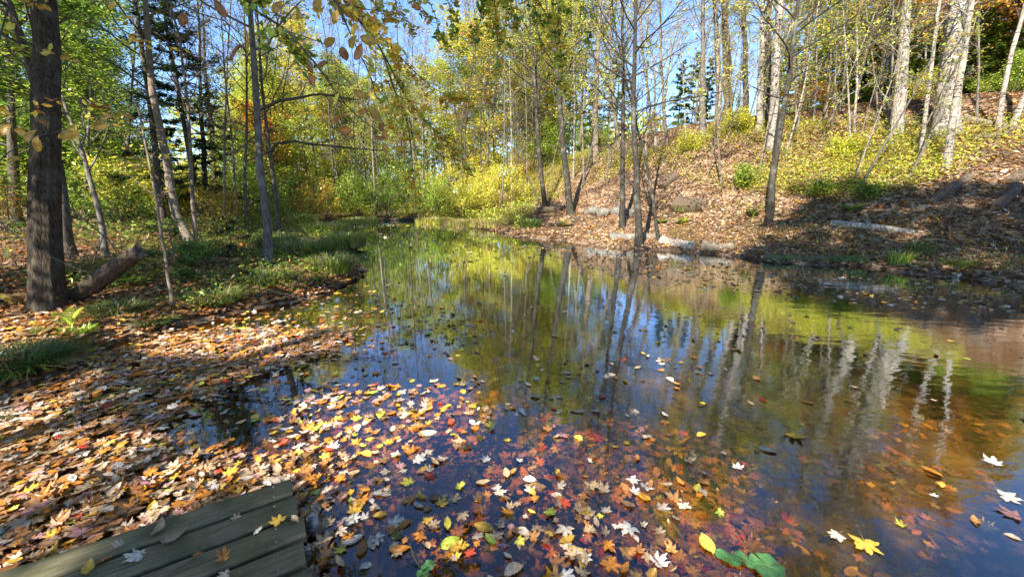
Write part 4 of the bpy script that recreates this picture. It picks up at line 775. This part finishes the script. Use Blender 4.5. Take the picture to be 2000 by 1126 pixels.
litter('near_leaf_litter', 11000, (-7.5, -.5), (1.5, 8), .095, 41, [MAPLES[0], OVALS[0], MAPLES[3], OVALS[2]], dict(tan=2.5, pale=1, brown=8, rust=6, orange=1.5, gold=.6), lambda x, y, d: np.clip(1.3 - d * .08, 0, 1), .35, lift=.05)  # mostly brown leaves: shade of the left bank put into their colour
litter('hill_leaf_litter', 60000, (-3, 22), (6, 30), .12, 42, [DIA], DRY, lambda x, y, d: np.clip(1.35 - d * .045, .1, 1), .35, lift=.04)
litter('left_leaf_litter', 14000, (-16, -1), (5, 24), .12, 43, [DIA], dict(tan=1.2, brown=8, rust=3, gold=.4, orange=.6), lambda x, y, d: np.clip(1.2 - d * .05, .1, 1), .35, lift=.04)  # palette darkened likewise, to carry the left bank's shade

# ------------------------------------------------------------------ floating and sunken leaves
cover('dead_weeds', [(1300, 455), (1500, 445), (1680, 470), (1800, 420), (2000, 400), (2000, 550), (1800, 530), (1500, 500), (1300, 480)], 7000, .07, dict(brown=4, rust=1, dark=1, tan=1), .02, .28, 36, clump=.7, tilt=1.0, tm=SPRAY)
cover('bank_dead_weeds', [(0, 470), (200, 440), (560, 440), (640, 500), (560, 560), (300, 600), (0, 620)], 8000, .07, dict(brown=4, rust=1, dark=2, tan=.6), .02, .3, 37, clump=.7, tilt=1.0, tm=SPRAY)
gq = np.random.RandomState(44); m_ = MB(); k_ = 420                     # twigs lying about on both banks
x_ = gq.uniform(-12, 16, k_ * 6); y_ = gq.uniform(3, 24, k_ * 6); ok = sdist(x_, y_, POND) > .1; x_, y_ = x_[ok][:k_ * 3], y_[ok][:k_ * 3]; z_ = hgt(x_, y_) + .03; k_ = len(x_)
a_ = gq.uniform(0, 6.28, k_); P_ = grow(gq, np.stack([x_, y_, z_], 1), np.stack([np.cos(a_), np.sin(a_), gq.uniform(-.05, .35, k_)], 1), gq.uniform(.2, 1.3, k_), 5, .12, -.04); V, F = tubes(P_, gq.uniform(.003, .011, (k_, 1)) * np.array([[1, .85, .7, .5, .2]]), 4, False)
m_.add(V, F); tag(link('fallen_twigs', m_.mesh('fallen_twigs', BARK['grey'])), kind='stuff')
g = np.random.RandomState(61)
items = []      # (x, y, z, size, yaw, tilt, colour key, kind)
def zone(n, poly_px, z, pal, sz=.085, maple=.7, tilt=.1, tag_='', pile=0):
    poly = [tuple(onz(a, b)[:2]) for a, b in poly_px]; q = np.array(poly); k = 0; keys = list(pal); w = np.array([pal[a] for a in keys], float); w /= w.sum(); out = 0
    while out < n and k < n * 60:
        k += 1; x, y = g.uniform(q[:, 0].min(), q[:, 0].max()), g.uniform(q[:, 1].min(), q[:, 1].max())
        if not inside(np.array([x]), np.array([y]), poly)[0]: continue
        if SD(x, y) > 0.0: continue
        x += g.randn() * .09; y += g.randn() * .09; out += 1; zz = g.uniform(*z) + (g.uniform(0, pile)); items.append((x, y, zz, sz * g.choice([.55, .7, .85, 1, 1.15], p=[.2, .25, .25, .2, .1]) * (1 if g.rand() < .95 else 1.4), g.uniform(0, 6.28), abs(g.randn()) * tilt, g.choice(keys, p=w), 'maple' if g.rand() < maple else 'oval', tag_))
_gx, _gy = np.arange(-8, 16, .1), np.arange(-2, 26, .1); _G = sdist(*[a.ravel() for a in np.meshgrid(_gx, _gy)], POND).reshape(len(_gy), len(_gx))
def SD(x, y): return _G[int(np.clip((y + 2) / .1, 0, len(_gy) - 1)), int(np.clip((x + 8) / .1, 0, len(_gx) - 1))]
FL = dict(pale=4, white=1.5, tan=4, gold=3, orange=3, brown=2, rust=2, yellow=1.5, red=.6, pink=1.5, lime=.4)
MATP = dict(pale=4, tan=7, rust=6, orange=4, gold=1.5, brown=5, white=1, yellow=.3, red=.35, pink=2)
zone(5600, [(-150, 760), (110, 735), (330, 655), (600, 645), (690, 650), (640, 690), (520, 730), (400, 770), (300, 850), (380, 900), (560, 900), (600, 930), (640, 1126), (-150, 1200)], (.004, .012), MATP, tilt=.3, tag_='drift', pile=.045, sz=.085)
zone(150, [(-150, 1126), (0, 960), (300, 940), (400, 1000), (0, 1126)], (.003, .01), dict(brown=3, rust=2, tan=2), tilt=.2, tag_='drift')
zone(420, [(340, 600), (700, 560), (980, 640), (900, 700), (620, 690), (350, 650)], (.003, .007), FL, tag_='mid')
zone(130, [(300, 800), (560, 730), (760, 700), (640, 900), (400, 880)], (.003, .007), FL, tag_='drift edge')
zone(250, [(560, 760), (900, 740), (1000, 830), (800, 920), (620, 950), (560, 880)], (.003, .007), FL, tag_='centre')
zone(170, [(620, 930), (1150, 950), (1400, 1126), (650, 1126)], (.003, .007), FL, tag_='dock end')
zone(110, [(900, 700), (1400, 700), (1400, 1050), (1000, 1050)], (.003, .007), FL, tag_='open')
zone(230, [(700, 480), (1000, 480), (1500, 640), (1400, 740), (800, 740)], (.003, .006), FL, tag_='open')
zone(42, [(1400, 600), (2050, 650), (2050, 1126), (1400, 1126)], (.003, .006), FL, tag_='right')
zone(900, [(1000, 478), (1500, 520), (2050, 555), (2100, 620), (1700, 600), (1300, 560), (1020, 495)], (.003, .006), dict(pale=3, tan=4, gold=2, orange=2, brown=3), sz=.10, tag_='shore')
zone(260, [(700, 450), (1000, 470), (1100, 500), (760, 520), (700, 500)], (.003, .006), dict(pale=3, tan=3, gold=2, brown=2, lime=1), sz=.12, tag_='far')
zone(200, [(600, 434), (900, 436), (940, 450), (700, 445)], (.003, .006), dict(tan=3, gold=2, lime=2, yellow=1), sz=.2, tag_='far')
hero_leaves = [(368, 0, 0, 0)]
heroes = [(672, 1022, 'white', 'maple', .12, 'large whitish maple leaf floating just off the dock end'), (765, 1021, 'white', 'maple', .105, 'pale maple leaf right of the large whitish one off the dock end'),
          (1690, 1060, 'gold', 'maple', .15, 'big golden maple leaf alone on the dark right water'), (1820, 920, 'orange', 'oval', .11, 'orange leaf alone right of centre on the rippled water'),
          (1838, 945, 'gold', 'oval', .06, 'small golden leaf just below the lone orange leaf'), (1940, 902, 'white', 'maple', .13, 'spread white maple leaf near the right edge of view'), (1965, 968, 'white', 'maple', .13, 'pale leaf near the right edge below the spread white maple leaf'),
          (1980, 1005, 'pink', 'maple', .12, 'pinkish-pale leaf lowest near the right edge'), (1548, 848, 'gold', 'maple', .15, 'ragged golden leaf in the middle of the rippled water'), (1235, 935, 'white', 'maple', .10, 'white maple leaf at the top of the tight floating cluster'),
          (1262, 950, 'white', 'maple', .09, 'white maple leaf on the right in the tight floating cluster'), (1240, 960, 'white', 'maple', .09, 'lower left white maple leaf of the tight floating cluster'), (1258, 970, 'gold', 'oval', .08, 'golden oval leaf in the tight floating cluster'),
          (1300, 945, 'tan', 'oval', .07, 'tan leaf right of the white cluster'), (1328, 938, 'orange', 'oval', .07, 'orange oval leaf right of the white cluster'), (1290, 990, 'pale', 'maple', .1, 'pale maple leaf below the white cluster'), (1310, 967, 'tan', 'oval', .08, 'tan oval leaf below the white cluster'),
          (1362, 952, 'yellow', 'oval', .08, 'slim yellow leaf pointing right of the white cluster'), (1128, 802, 'tan', 'oval', .11, 'smooth tan oval leaf in mid-water'), (1176, 775, 'red', 'oval', .07, 'bright red leaf beyond the smooth tan oval leaf'),
          (1500, 878, 'pale', 'oval', .1, 'pale oval leaf left of the ragged golden leaf'), (1035, 955, 'white', 'maple', .08, 'small white maple leaf above the orange ones in the centre foreground'), (835, 845, 'pale', 'oval', .12, 'pale round leaf in the centre of the drift'), (815, 895, 'white', 'maple', .11, 'bright white maple leaf at the centre of the leaf raft'),
          (950, 897, 'white', 'maple', .09, 'white maple leaf right of the leaf raft'), (1100, 850, 'pink', 'maple', .1, 'pinkish maple leaf below the smooth tan oval leaf'), (958, 1052, 'lime', 'oval', .08, 'bright green oval leaf near the bottom centre'), (880, 1058, 'lime', 'oval', .1, 'long bright green leaf left of the other green leaf'),
          (1380, 1060, 'yellow', 'oval', .11, 'yellow-green oval leaf above the lily pads'), (1230, 1030, 'white', 'maple', .12, 'pale maple leaf upper left of the lily pads'), (1105, 1032, 'pale', 'maple', .11, 'pale maple leaf at bottom centre'), (1635, 1042, 'pale', 'maple', .09, 'pale maple leaf left of the big golden one'), (1905, 1015, 'rust', 'oval', .07, 'rust-brown leaf right of the big golden one'),
          (1490, 780, 'red', 'oval', .08, 'small red leaf on the open right water'), (1440, 912, 'white', 'maple', .08, 'little white maple leaf left of the slim dark reflections')]
# meshes shared by colour and shape
FM = {}
def fmesh(c, kd, v, m_=LITTER):
    key = (c, kd, v, m_.name)
    if key not in FM:
        q = MB(); scatter(q, g, np.zeros((1, 3)), 1.0, (MAPLES if kd == 'maple' else BEECH)[v % (8 if kd == 'maple' else 3)], [PAL[c]], 0, np.zeros(1)); FM[key] = q.mesh(kd + '_leaf', m_)
    return FM[key]
for px, py, c, kd, s, lb in heroes:
    p = onz(px, py, .006); o = link('floating_leaf', fmesh(c, kd, g.randint(8)), None, p); o.scale = (s, s, s * .6); o.rotation_euler = (g.randn() * .07, g.randn() * .07, g.uniform(0, 6.28)); tag(o, lb, 'leaf', 'leaves afloat on the pond')
WORDS = dict(pale='pale beige', white='whitish', tan='tan', gold='golden', orange='orange', brown='dull brown', rust='rust-coloured', yellow='yellow', red='red', pink='pinkish', lime='yellow-green')
PLACE = {'drift': 'lying in the thick leaf drift beside the dock', 'drift edge': 'floating on blue reflected sky at the edge of the leaf drift', 'mid': 'floating on the water off the left bank', 'centre': 'in the leaf raft beyond the dock corner', 'dock end': 'floating close off the end of the dock',
         'open': 'floating on the open middle water', 'right': 'floating on the rippled right-hand water', 'shore': 'floating along the right shore', 'far': 'floating at the far end of the pond'}
A = np.array([[i[0], i[1], i[2]] for i in items]); u, v, d = project(A); sz = np.array([i[3] for i in items]) / d; vis = (u > -10) & (u < 2010) & (v < 1136) & (d > 0)
order = np.argsort(-np.where(vis, sz, 0)); ind = set(order[:255].tolist())
rest = {}
for k, it in enumerate(items):
    x, y, z, s, yaw, tl, c, kd, tg = it
    if k in ind:
        o = link('floating_leaf', fmesh(c, kd, g.randint(8)), None, (x, y, z)); o.scale = (s, s, s * g.uniform(.5, 1.9)); a = g.uniform(0, 6.28); o.rotation_euler = (tl * math.cos(a), tl * math.sin(a), yaw)
        tag(o, '%s %s leaf %s' % (WORDS[c], 'maple' if kd == 'maple' else 'oval', PLACE[tg]), 'leaf', 'leaves afloat on the pond')
    else: rest.setdefault((kd, k % (8 if kd == 'maple' else 3)), []).append(it)
m_ = MB()
for (kd, vv), L_ in rest.items():
    scatter(m_, g, np.array([[i[0], i[1], i[2]] for i in L_]), np.array([i[3] for i in L_]), (MAPLES if kd == 'maple' else OVALS)[vv], np.array([PAL[i[6]] for i in L_]), .2)
tag(link('floating_leaves', m_.mesh('floating_leaves', LITTER)), kind='stuff')
# sunken leaves on the bed
def sunken(name, n, poly_px, pal, seed, hi=.05, sz=.1, up=0):
    r = np.random.RandomState(seed); poly = [tuple(onz(a, b)[:2]) for a, b in poly_px]; q = np.array(poly)
    x = r.uniform(q[:, 0].min(), q[:, 0].max(), n * 3); y = r.uniform(q[:, 1].min(), q[:, 1].max(), n * 3); x += r.randn(n * 3) * .12; y += r.randn(n * 3) * .12; ok = inside(x - r.randn(n * 3) * .1, y, poly) & (fnoise(x, y, .28, seed) > r.uniform(-1.1, .35, n * 3)); x, y = x[ok][:n], y[ok][:n]; k = len(x); b = hgt(x, y)
    z = np.minimum(np.where(r.rand(k) < up, r.uniform(-.22, -.02, k), b + r.uniform(.01, hi, k)), -.012); P = np.stack([x, y, z], 1); c = pick(r, k, **pal); m_ = MB()
    for a, t in enumerate([MAPLES[0], MAPLES[1], OVALS[0], MAPLES[3]]): scatter(m_, r, P[a::4], sz * r.uniform(.6, 1.25, len(P[a::4])), t, c[a::4], .35)
    tag(link(name, m_.mesh(name, WETLEAF)), kind='stuff')
SK = dict(orange=5, rust=7, gold=3.5, brown=6, red=1.2, yellow=.6, tan=2, pink=.6)
sunken('sunken_leaves', 9000, [(430, 890), (600, 760), (1000, 740), (1300, 820), (1500, 900), (1560, 1126), (1500, 1300), (600, 1300), (560, 930), (430, 900)], SK, 71, .10, up=.4)
sunken('sunken_leaves', 900, [(1300, 800), (2100, 700), (2200, 1300), (1500, 1300)], dict(rust=3, brown=5, gold=2, orange=2, olive=2), 72, .04)
sunken('sunken_leaves', 1800, [(330, 640), (620, 580), (1000, 640), (1000, 740), (620, 740), (400, 700)], dict(rust=3, brown=5, gold=1, orange=2), 73, .04)

# ------------------------------------------------------------------ dock
Ez = .15; c0 = onz(577, 929, Ez); e1 = onz(645, 1126, Ez); du = nrm((e1 - c0)[:2]); dl = np.array([-du[1], du[0]]); dl = dl if dl[0] < 0 else -dl     # du: across the planks, dl: along the planks
dl = nrm(np.array(onz(0, 1115, Ez)[:2] - c0[:2])); du = np.array([-dl[1], dl[0]]); du = du if du[1] < 0 else -du
dock = root('dock', (c0[0], c0[1], 0), 'weathered green-brown plank dock in the corner with leaves on it', 'dock'); dock.rotation_euler[2] = math.atan2(dl[1], dl[0])
def rounded_box(L, Wd, T, bv=.004):
    # plank lengthwise along x, rounded long edges, slightly cupped, built as cross-section swept over a few stations
    prof = [(-Wd / 2 + bv, T), (-Wd / 4, T - .001), (0, T - .0018), (Wd / 4, T - .001), (Wd / 2 - bv, T), (Wd / 2, T - bv), (Wd / 2, 0), (-Wd / 2, 0), (-Wd / 2, T - bv)]
    st = np.linspace(0, L, 5); V = np.array([[x, a, b] for x in st for a, b in prof]); n = len(prof); F = []
    for s in range(4):
        for k in range(n): F.append([s * n + k, s * n + (k + 1) % n, (s + 1) * n + (k + 1) % n, (s + 1) * n + k])
    return V, [np.array(F), np.array([list(range(n))[::-1], [4 * n + k for k in range(n)]])]
V, F = rounded_box(3.6, .131, .036, .006); pm = new_mesh('plank', V, F, None, False, [DECK]); sgn = 1 if (du[0] * -dl[1] + du[1] * dl[0]) > 0 else -1
g = np.random.RandomState(3)
for k in range(17):
    o = link('plank', pm, dock, (g.uniform(-.012, .012) + (.02 if k == 0 else 0), sgn * (.071 + k * .1535), Ez - .036 + g.uniform(-.002, .003))); o.rotation_euler = (g.randn() * .006, 0, g.randn() * .0015)
bmx = rounded_box(2.55, .04, .12)[0]; jm = new_mesh('joist', bmx, rounded_box(2.55, .04, .12)[1], None, False, [DECK])
for x in (.08, 1.2, 2.4, 3.4):
    o = link('joist', jm, dock, (x, 0 if sgn > 0 else 0, Ez - .16)); o.rotation_euler[2] = R(90) * sgn
V, F = tubes(np.array([[[0, 0, -.7], [0, 0, 0], [0, 0, .1]]]), np.full((1, 3), .026), 14); post = new_mesh('post', V, F, None, False, [METAL])
V2, F2 = tubes(np.array([[[0, 0, .02], [0, 0, .045]]]), np.full((1, 2), .036), 14); col_ = new_mesh('collar', V2, F2, None, False, [METAL])
for y in (.27, 2.2):
    o = link('post', post, dock, (-.045, sgn * y, 0)); link('collar', col_, o); 
V3, F3 = tubes(np.array([[[0, 0, 0], [0, 0, .0025]]]), np.full((1, 2), .0055), 8); nail = new_mesh('nail', V3, F3, None, False, [METAL])
for k in range(6):
    for s in (-.04, .04): link('nail', nail, dock, (.1, sgn * (.071 + k * .1535) + s, Ez + .0005))
for px, py, c, kd, s, yw, lb in [(310, 1032, 'tan', 'oval', .085, 0.2, 'round beige leaf standing tilted on the far plank of the dock'), (345, 1047, 'tan', 'oval', .10, -1.0, 'long ribbed tan leaf curled along the plank gap of the dock'), (232, 1063, 'pale', 'maple', .055, 1, 'small pale crumpled leaf on the first plank gap'),
                             (272, 1080, 'white', 'maple', .10, 2.0, 'whitish maple leaf with an upright stalk on the dock'), (200, 1090, 'rust', 'maple', .07, 4, 'reddish leaf beside the whitish maple leaf on the dock'), (172, 1108, 'gold', 'oval', .075, .6, 'golden tan leaf lowest on the left of the dock'),
                             (388, 1080, 'rust', 'maple', .055, 3, 'small rust leaf in the middle of the dock'), (436, 1088, 'orange', 'maple', .075, .4, 'orange maple leaf on the third plank of the dock'), (462, 1009, 'tan', 'maple', .05, .9, 'tan leaf bit caught in the second gap of the dock'),
                             (545, 1015, 'gold', 'maple', .08, 1.3, 'golden leaf near the end of the dock'), (500, 1036, 'white', 'maple', .048, 5, 'tiny whitish leaf near the end of the dock'), (575, 1013, 'tan', 'oval', .05, 1.0, 'thin tan leaf lying beside the golden leaf on the dock'), (440, 1120, 'pale', 'maple', .07, 2.2, 'pale leaf cut by the bottom of the view on the dock')]:
    p = onz(px, py, Ez + .012); o = link('dock_leaf', fmesh(c, kd, g.randint(3)), None, p); o.scale = (s, s, s * 1.6); o.rotation_euler = (g.uniform(.05, .35), g.uniform(-.15, .15), yw); tag(o, lb, 'leaf', 'leaves on the dock')
for a, b, lb in [((570, 1098), (592, 1058), 'thin dry pine needle lying on the end planks'), ((575, 1098), (612, 1118), 'bent dry stalk lying on the lowest plank')]:
    P = [onz(a[0], a[1], Ez + .004), (onz(a[0], a[1], Ez + .006) + onz(b[0], b[1], Ez + .006)) / 2 + np.array([.006, .004, .002]), onz(b[0], b[1], Ez + .005)]; V, F = tubes(smooth_path(P, 8)[None], np.full((1, 8), .0013), 5)
    tag(link('dry_needle', new_mesh('dry_needle', V, F, None, True, [BARK['tan']])), lb, 'twig')

# ------------------------------------------------------------------ logs
def log(label, p0, p1, r, bk, name='log', lift=.32, knob=True, sides=16, taper=.88, seed=0, zoff=(0, 0), cat='log', jag=0.0):
    r_ = np.random.RandomState(seed + 500); a = ground_at(*p0)[0] if len(p0) == 2 else np.array(p0); b = ground_at(*p1)[0] if len(p1) == 2 else np.array(p1)
    a = np.array([a[0], a[1], hz(a[0], a[1]) + r * lift + zoff[0]]); b = np.array([b[0], b[1], hz(b[0], b[1]) + r * lift + zoff[1]])
    if len(p0) == 2: a[2] = max(a[2], r * .2); b[2] = max(b[2], r * .2)
    n = 12; P = smooth_path([a, (a + b) / 2 + r_.randn(3) * r * .25, b], n); o = root(name, a, label, cat)
    rad = r * np.linspace(1, taper, n) * (1 + r_.randn(n) * .035); V, F = tubes((P - a)[None], rad[None], sides, False, .05, r_)
    m_ = MB(); m_.add(V, F)
    if knob:
        for k in range(3):
            q = (P - a)[r_.randint(2, n - 2)]; d = nrm(r_.randn(3) + np.array([0, 0, .6])); V, F = tubes(np.array([[q, q + d * r * 1.15, q + d * r * 1.5]]), np.array([[r * .28, r * .2, r * .1]]), 7); m_.add(V, F)
    link('bark', m_.mesh('bark', BARK[bk], True), o)
    for e, (pp, qq) in enumerate(((P[0], P[1]), (P[-1], P[-2]))):
        rr = rad[0] if e == 0 else rad[-1]; ax = nrm(pp - qq)
        c = pp - a; ref = np.array([0, 0, 1.]) if abs(ax[2]) < .8 else np.array([1., 0, 0]); A_ = nrm(np.cross(ax, ref)); B_ = np.cross(ax, A_); th = np.arange(sides) * 6.2832 / sides
        rg = [];
        for f_, dz in ((1.01, -.012), (.93, .004), (.5, .004 - jag * .2)):
            rg.append(c + (A_[None] * np.cos(th)[:, None] + B_[None] * np.sin(th)[:, None]) * rr * f_ + ax * (dz + (r_.randn(sides, 1) * jag * .3 if jag else 0)))
        V = np.vstack(rg + [(c + ax * .002)[None]]); k = np.arange(sides); k2 = (k + 1) % sides
        F = [np.stack([k, k2, sides + k2, sides + k], 1), np.stack([sides + k, sides + k2, 2 * sides + k2, 2 * sides + k], 1), np.stack([2 * sides + k, 2 * sides + k2, np.full(sides, 3 * sides)], 1)]
        link('cut_end', new_mesh('cut_end', V, F, None, True, [BARK['cut']]), o)
    return o
log('short log lying by the slim mottled trunk on the far right bank', (1048, 414), (1093, 415), .17, 'rot', seed=1)
log('left one of the three short log rounds in a row', (1148, 418), (1166, 420), .19, 'grey', seed=2)
log('middle one of the three short log rounds in a row', (1170, 420), (1190, 421), .19, 'grey', seed=3)
log('longest log, at the right end of the row of three', (1196, 418), (1244, 421), .19, 'grey', seed=4)
log('grey cut log lying at the pond edge left of the dark trunk', (1190, 466), (1246, 468), .15, 'grey', seed=5)
log('short stubby log wedged right of the dark pond-edge trunk', (1254, 466), (1288, 467), .15, 'tan', seed=6)
log('fat pale log sloping into the water right of the slanting thin stem', (1292, 474), (1358, 488), .165, 'white', seed=7, taper=.95)
log('ragged splintered log next to the fat pale log', (1368, 484), (1432, 486), .17, 'tan', seed=8, jag=.12, taper=.6)
log('big rotting stump-log on the ledge below the slope', (1320, 408), (1376, 408), .33, 'rot', seed=9, jag=.06)
log('half-buried log pointing up the far slope', (1290, 372), (1322, 346), .2, 'rot', seed=10)
log('long bleached log lying on the right bank ledge', (1622, 444), (1785, 460), .09, 'white', seed=11, taper=.8)
log('mossy log half sunk at the right shoreline', (1492, 508), (1692, 514), .11, 'moss', seed=12, taper=.95)
log('dark broken log slanting up the hillside below the white stems', (1812, 400), (1892, 352), .12, 'rot', seed=13, jag=.1)
log('dark rotten log at the right edge of the hillside', (1940, 412), (1985, 372), .12, 'rot', seed=14, jag=.1)
log('brown log half hidden at the upper right edge', (1968, 362), (2030, 322), .12, 'rot', seed=15)
log('dark log running up the slope behind the lichen-spotted trunk', (1225, 372), (1212, 330), .16, 'rot', seed=16)
log('dark driftwood log lying on the far shore', (738, 431), (822, 428), .16, 'rot', seed=17, jag=.1, taper=.6)
log('small dark driftwood piece right of the long one on the far shore', (842, 434), (872, 433), .1, 'rot', seed=18, taper=.6)
log('fallen tree trunk on the crest at the far right of the hillside', (1880, 238), (1990, 262), .11, 'tan', seed=19)
log('grey rotten log low on the crest by the thin leaning stem', (1900, 278), (1965, 268), .12, 'rot', seed=20)
b0 = ground_at(122, 590)[0]; b1 = pt(268, 492, project(b0)[2][0] * .93)
r_ = np.random.RandomState(8); P = smooth_path([b0 - np.array([0, 0, .05]), (b0 + b1) / 2 + np.array([0, 0, -.02]), b1], 14); o = root('broken_trunk', b0, 'broken grey-brown trunk leaning out from the foot of the thick ridged tree', 'fallen trunk')
V, F = tubes((P - b0)[None], (np.linspace(.115, .085, 14) * (1 + r_.randn(14) * .04))[None], 18, False, .10, r_); link('bark', new_mesh('bark', V, F, None, True, [BARK['rot']]), o)
th = np.arange(18) * 6.283 / 18; ax = nrm(P[-1] - P[-2]); A_ = nrm(np.cross(ax, [0, 0, 1.])); B_ = np.cross(ax, A_)
ring = P[-1] - b0 + (A_[None] * np.cos(th)[:, None] + B_[None] * np.sin(th)[:, None]) * .088; tipr = ring * 1 + ax * r_.uniform(.0, .09, (18, 1)); V = np.vstack([ring - ax * .02, tipr, (P[-1] - b0 - ax * .03)[None]]); k = np.arange(18); k2 = (k + 1) % 18
link('splintered_end', new_mesh('splintered_end', V, [np.stack([k, k2, 18 + k2, 18 + k], 1), np.stack([18 + k, 18 + k2, np.full(18, 36)], 1)], None, False, [BARK['tan']]), o)
def stick(label, pts, r0, r1, bk, name='stick', cat='stick', kids=0, seed=0):
    P = smooth_path(pts, 14); q = np.random.RandomState(seed); P[1:-1] += q.randn(12, 3) * r0 * .3; m_ = MB(); V, F = tubes((P - P[0])[None], np.linspace(r0, r1, 14)[None], 8, True, .06, q); m_.add(V, F)
    if kids:
        o_, d_, l_, _ = offshoots(q, (P - P[0])[None], kids, .2, .8, .3, np.array([np.linalg.norm(P[-1] - P[0])])); Sb = grow(q, o_, d_, l_, 5, .15, .02); V, F = tubes(Sb, np.linspace(r1 * 1.2, .001, 5)[None] * np.ones((kids, 1)), 4, False); m_.add(V, F)
    return tag(link(name, m_.mesh(name, BARK[bk], True), None, P[0]), label, cat)
stick('short dark stick poking upright from the sunlit leaf drift', [onz(222, 972, .01), onz(232, 958, .07), onz(243, 927, .09)], .005, .003, 'dark')
stick('mossy green branch lying across the shaded leaf drift', [onz(95, 815, .02), onz(200, 775, .035), onz(300, 752, .04), onz(375, 738, .03), onz(440, 722, .01)], .012, .007, 'moss')
stick('short mossy branch at the left edge of the leaf drift', [onz(-20, 822, .03), onz(50, 806, .03)], .016, .012, 'moss')
stick('twiggy dark branch half afloat off the leaf drift', [onz(420, 765, .02), onz(480, 772, .03), onz(560, 778, .01)], .005, .002, 'dark', kids=5, seed=3)
stick('slim pale vine arching down past the thick ridged trunk', [pt(-20, 420, 4.2), pt(60, 478, 4.2), pt(165, 530, 4.3), pt(220, 528, 4.6)], .005, .003, 'grey', 'vine', 'vine')
stick('dead bare branch slanting down behind the thick ridged trunk', [pt(120, 395, 6.2), pt(190, 450, 6.2), pt(260, 520, 6.1)], .012, .006, 'dark', kids=6, seed=5)
stick('forked dry branch standing beside the broken trunk', [pt(180, 520, 5.6), pt(205, 450, 5.8), pt(225, 400, 5.8)], .007, .003, 'grey', kids=6, seed=6)
stick('long limb reaching over the water from the S-curved grey trunk', [pt(510, 212, 9.6), pt(560, 195, 9.4), pt(640, 186, 9.2), pt(700, 195, 9.0)], .04, .012, 'dark', 'limb', 'branch', kids=8, seed=7)
stick('lower limb reaching right from the S-curved grey trunk', [pt(516, 300, 9.6), pt(560, 278, 9.4), pt(640, 285, 9.2), pt(760, 295, 9.0)], .035, .009, 'dark', 'limb', 'branch', kids=8, seed=8)
stick('bare branch poking out of the ground by the mossy shoreline log', [onz(1572, 545, 0), onz(1568, 520, .12), onz(1566, 505, .2)], .006, .003, 'white', kids=3, seed=9)

# ------------------------------------------------------------------ lily pads
PADM = plain('lily_pad_leaf', (.075, .20, .06), .35)
def pad(label, px, py, r, asp, yaw, notch=.35):
    b = onz(px, py, .008); n = 28; th = np.linspace(notch / 2, 2 * math.pi - notch / 2, n); q = np.random.RandomState(int(px))
    V = [[0, 0, .002]]
    for f_ in (.5, 1.0): V += [[math.cos(a) * r * f_ * (1 + .02 * q.randn()), math.sin(a) * r * asp * f_, .003 + .005 * math.sin(a * 5) * f_ + .002 * q.randn() * f_] for a in th]
    F3 = [[0, 1 + k, 2 + k] for k in range(n - 1)]; F4 = [[1 + k, 1 + n + k, 2 + n + k, 2 + k] for k in range(n - 1)]
    o = root('lily_pad', b, label, 'lily pad'); o.rotation_euler[2] = yaw
    link('pad', new_mesh('pad', np.array(V), [np.array(F3), np.array(F4)], None, True, [PADM]), o)
    m_ = MB()
    for a in np.linspace(notch, 2 * math.pi - notch, 9):
        e = np.array([math.cos(a) * r * .93, math.sin(a) * r * asp * .93, .008]); V_, F_ = tubes(np.array([[[0, 0, .0035], e * .5 + np.array([0, 0, .002]), e]]), np.array([[.0016, .001, .0005]]), 4, False); m_.add(V_, F_)
    V_, F_ = tubes(np.array([[[0, 0, 0], [.03, .01, -.1], [.05, .05, -.35]]]), np.full((1, 3), .003), 5, False); m_.add(V_, F_)
    link('veins', m_.mesh('veins', plain('lily_vein', (.14, .26, .09), .5), True), o)
pad('broad round lily pad floating at the bottom right', 1497, 1104, .068, 1.0, 1.9)
pad('narrow lily pad just left of the broad round one', 1422, 1088, .058, .55, 2.5)
pad('small folded lily pad touching the narrow one', 1455, 1092, .05, .45, 2.0)
pad('small green lily pad at the bottom by the dock end', 838, 1104, .034, .7, .4)
pad('tiny green lily pad right under the small one by the dock end', 826, 1120, .03, .6, 3.0)
stick('slender green water plant stalk beside the small lily pad', [onz(820, 1108, 0), onz(806, 1082, .03), onz(801, 1060, .06)], .003, .002, 'moss', 'water_plant', 'plant')
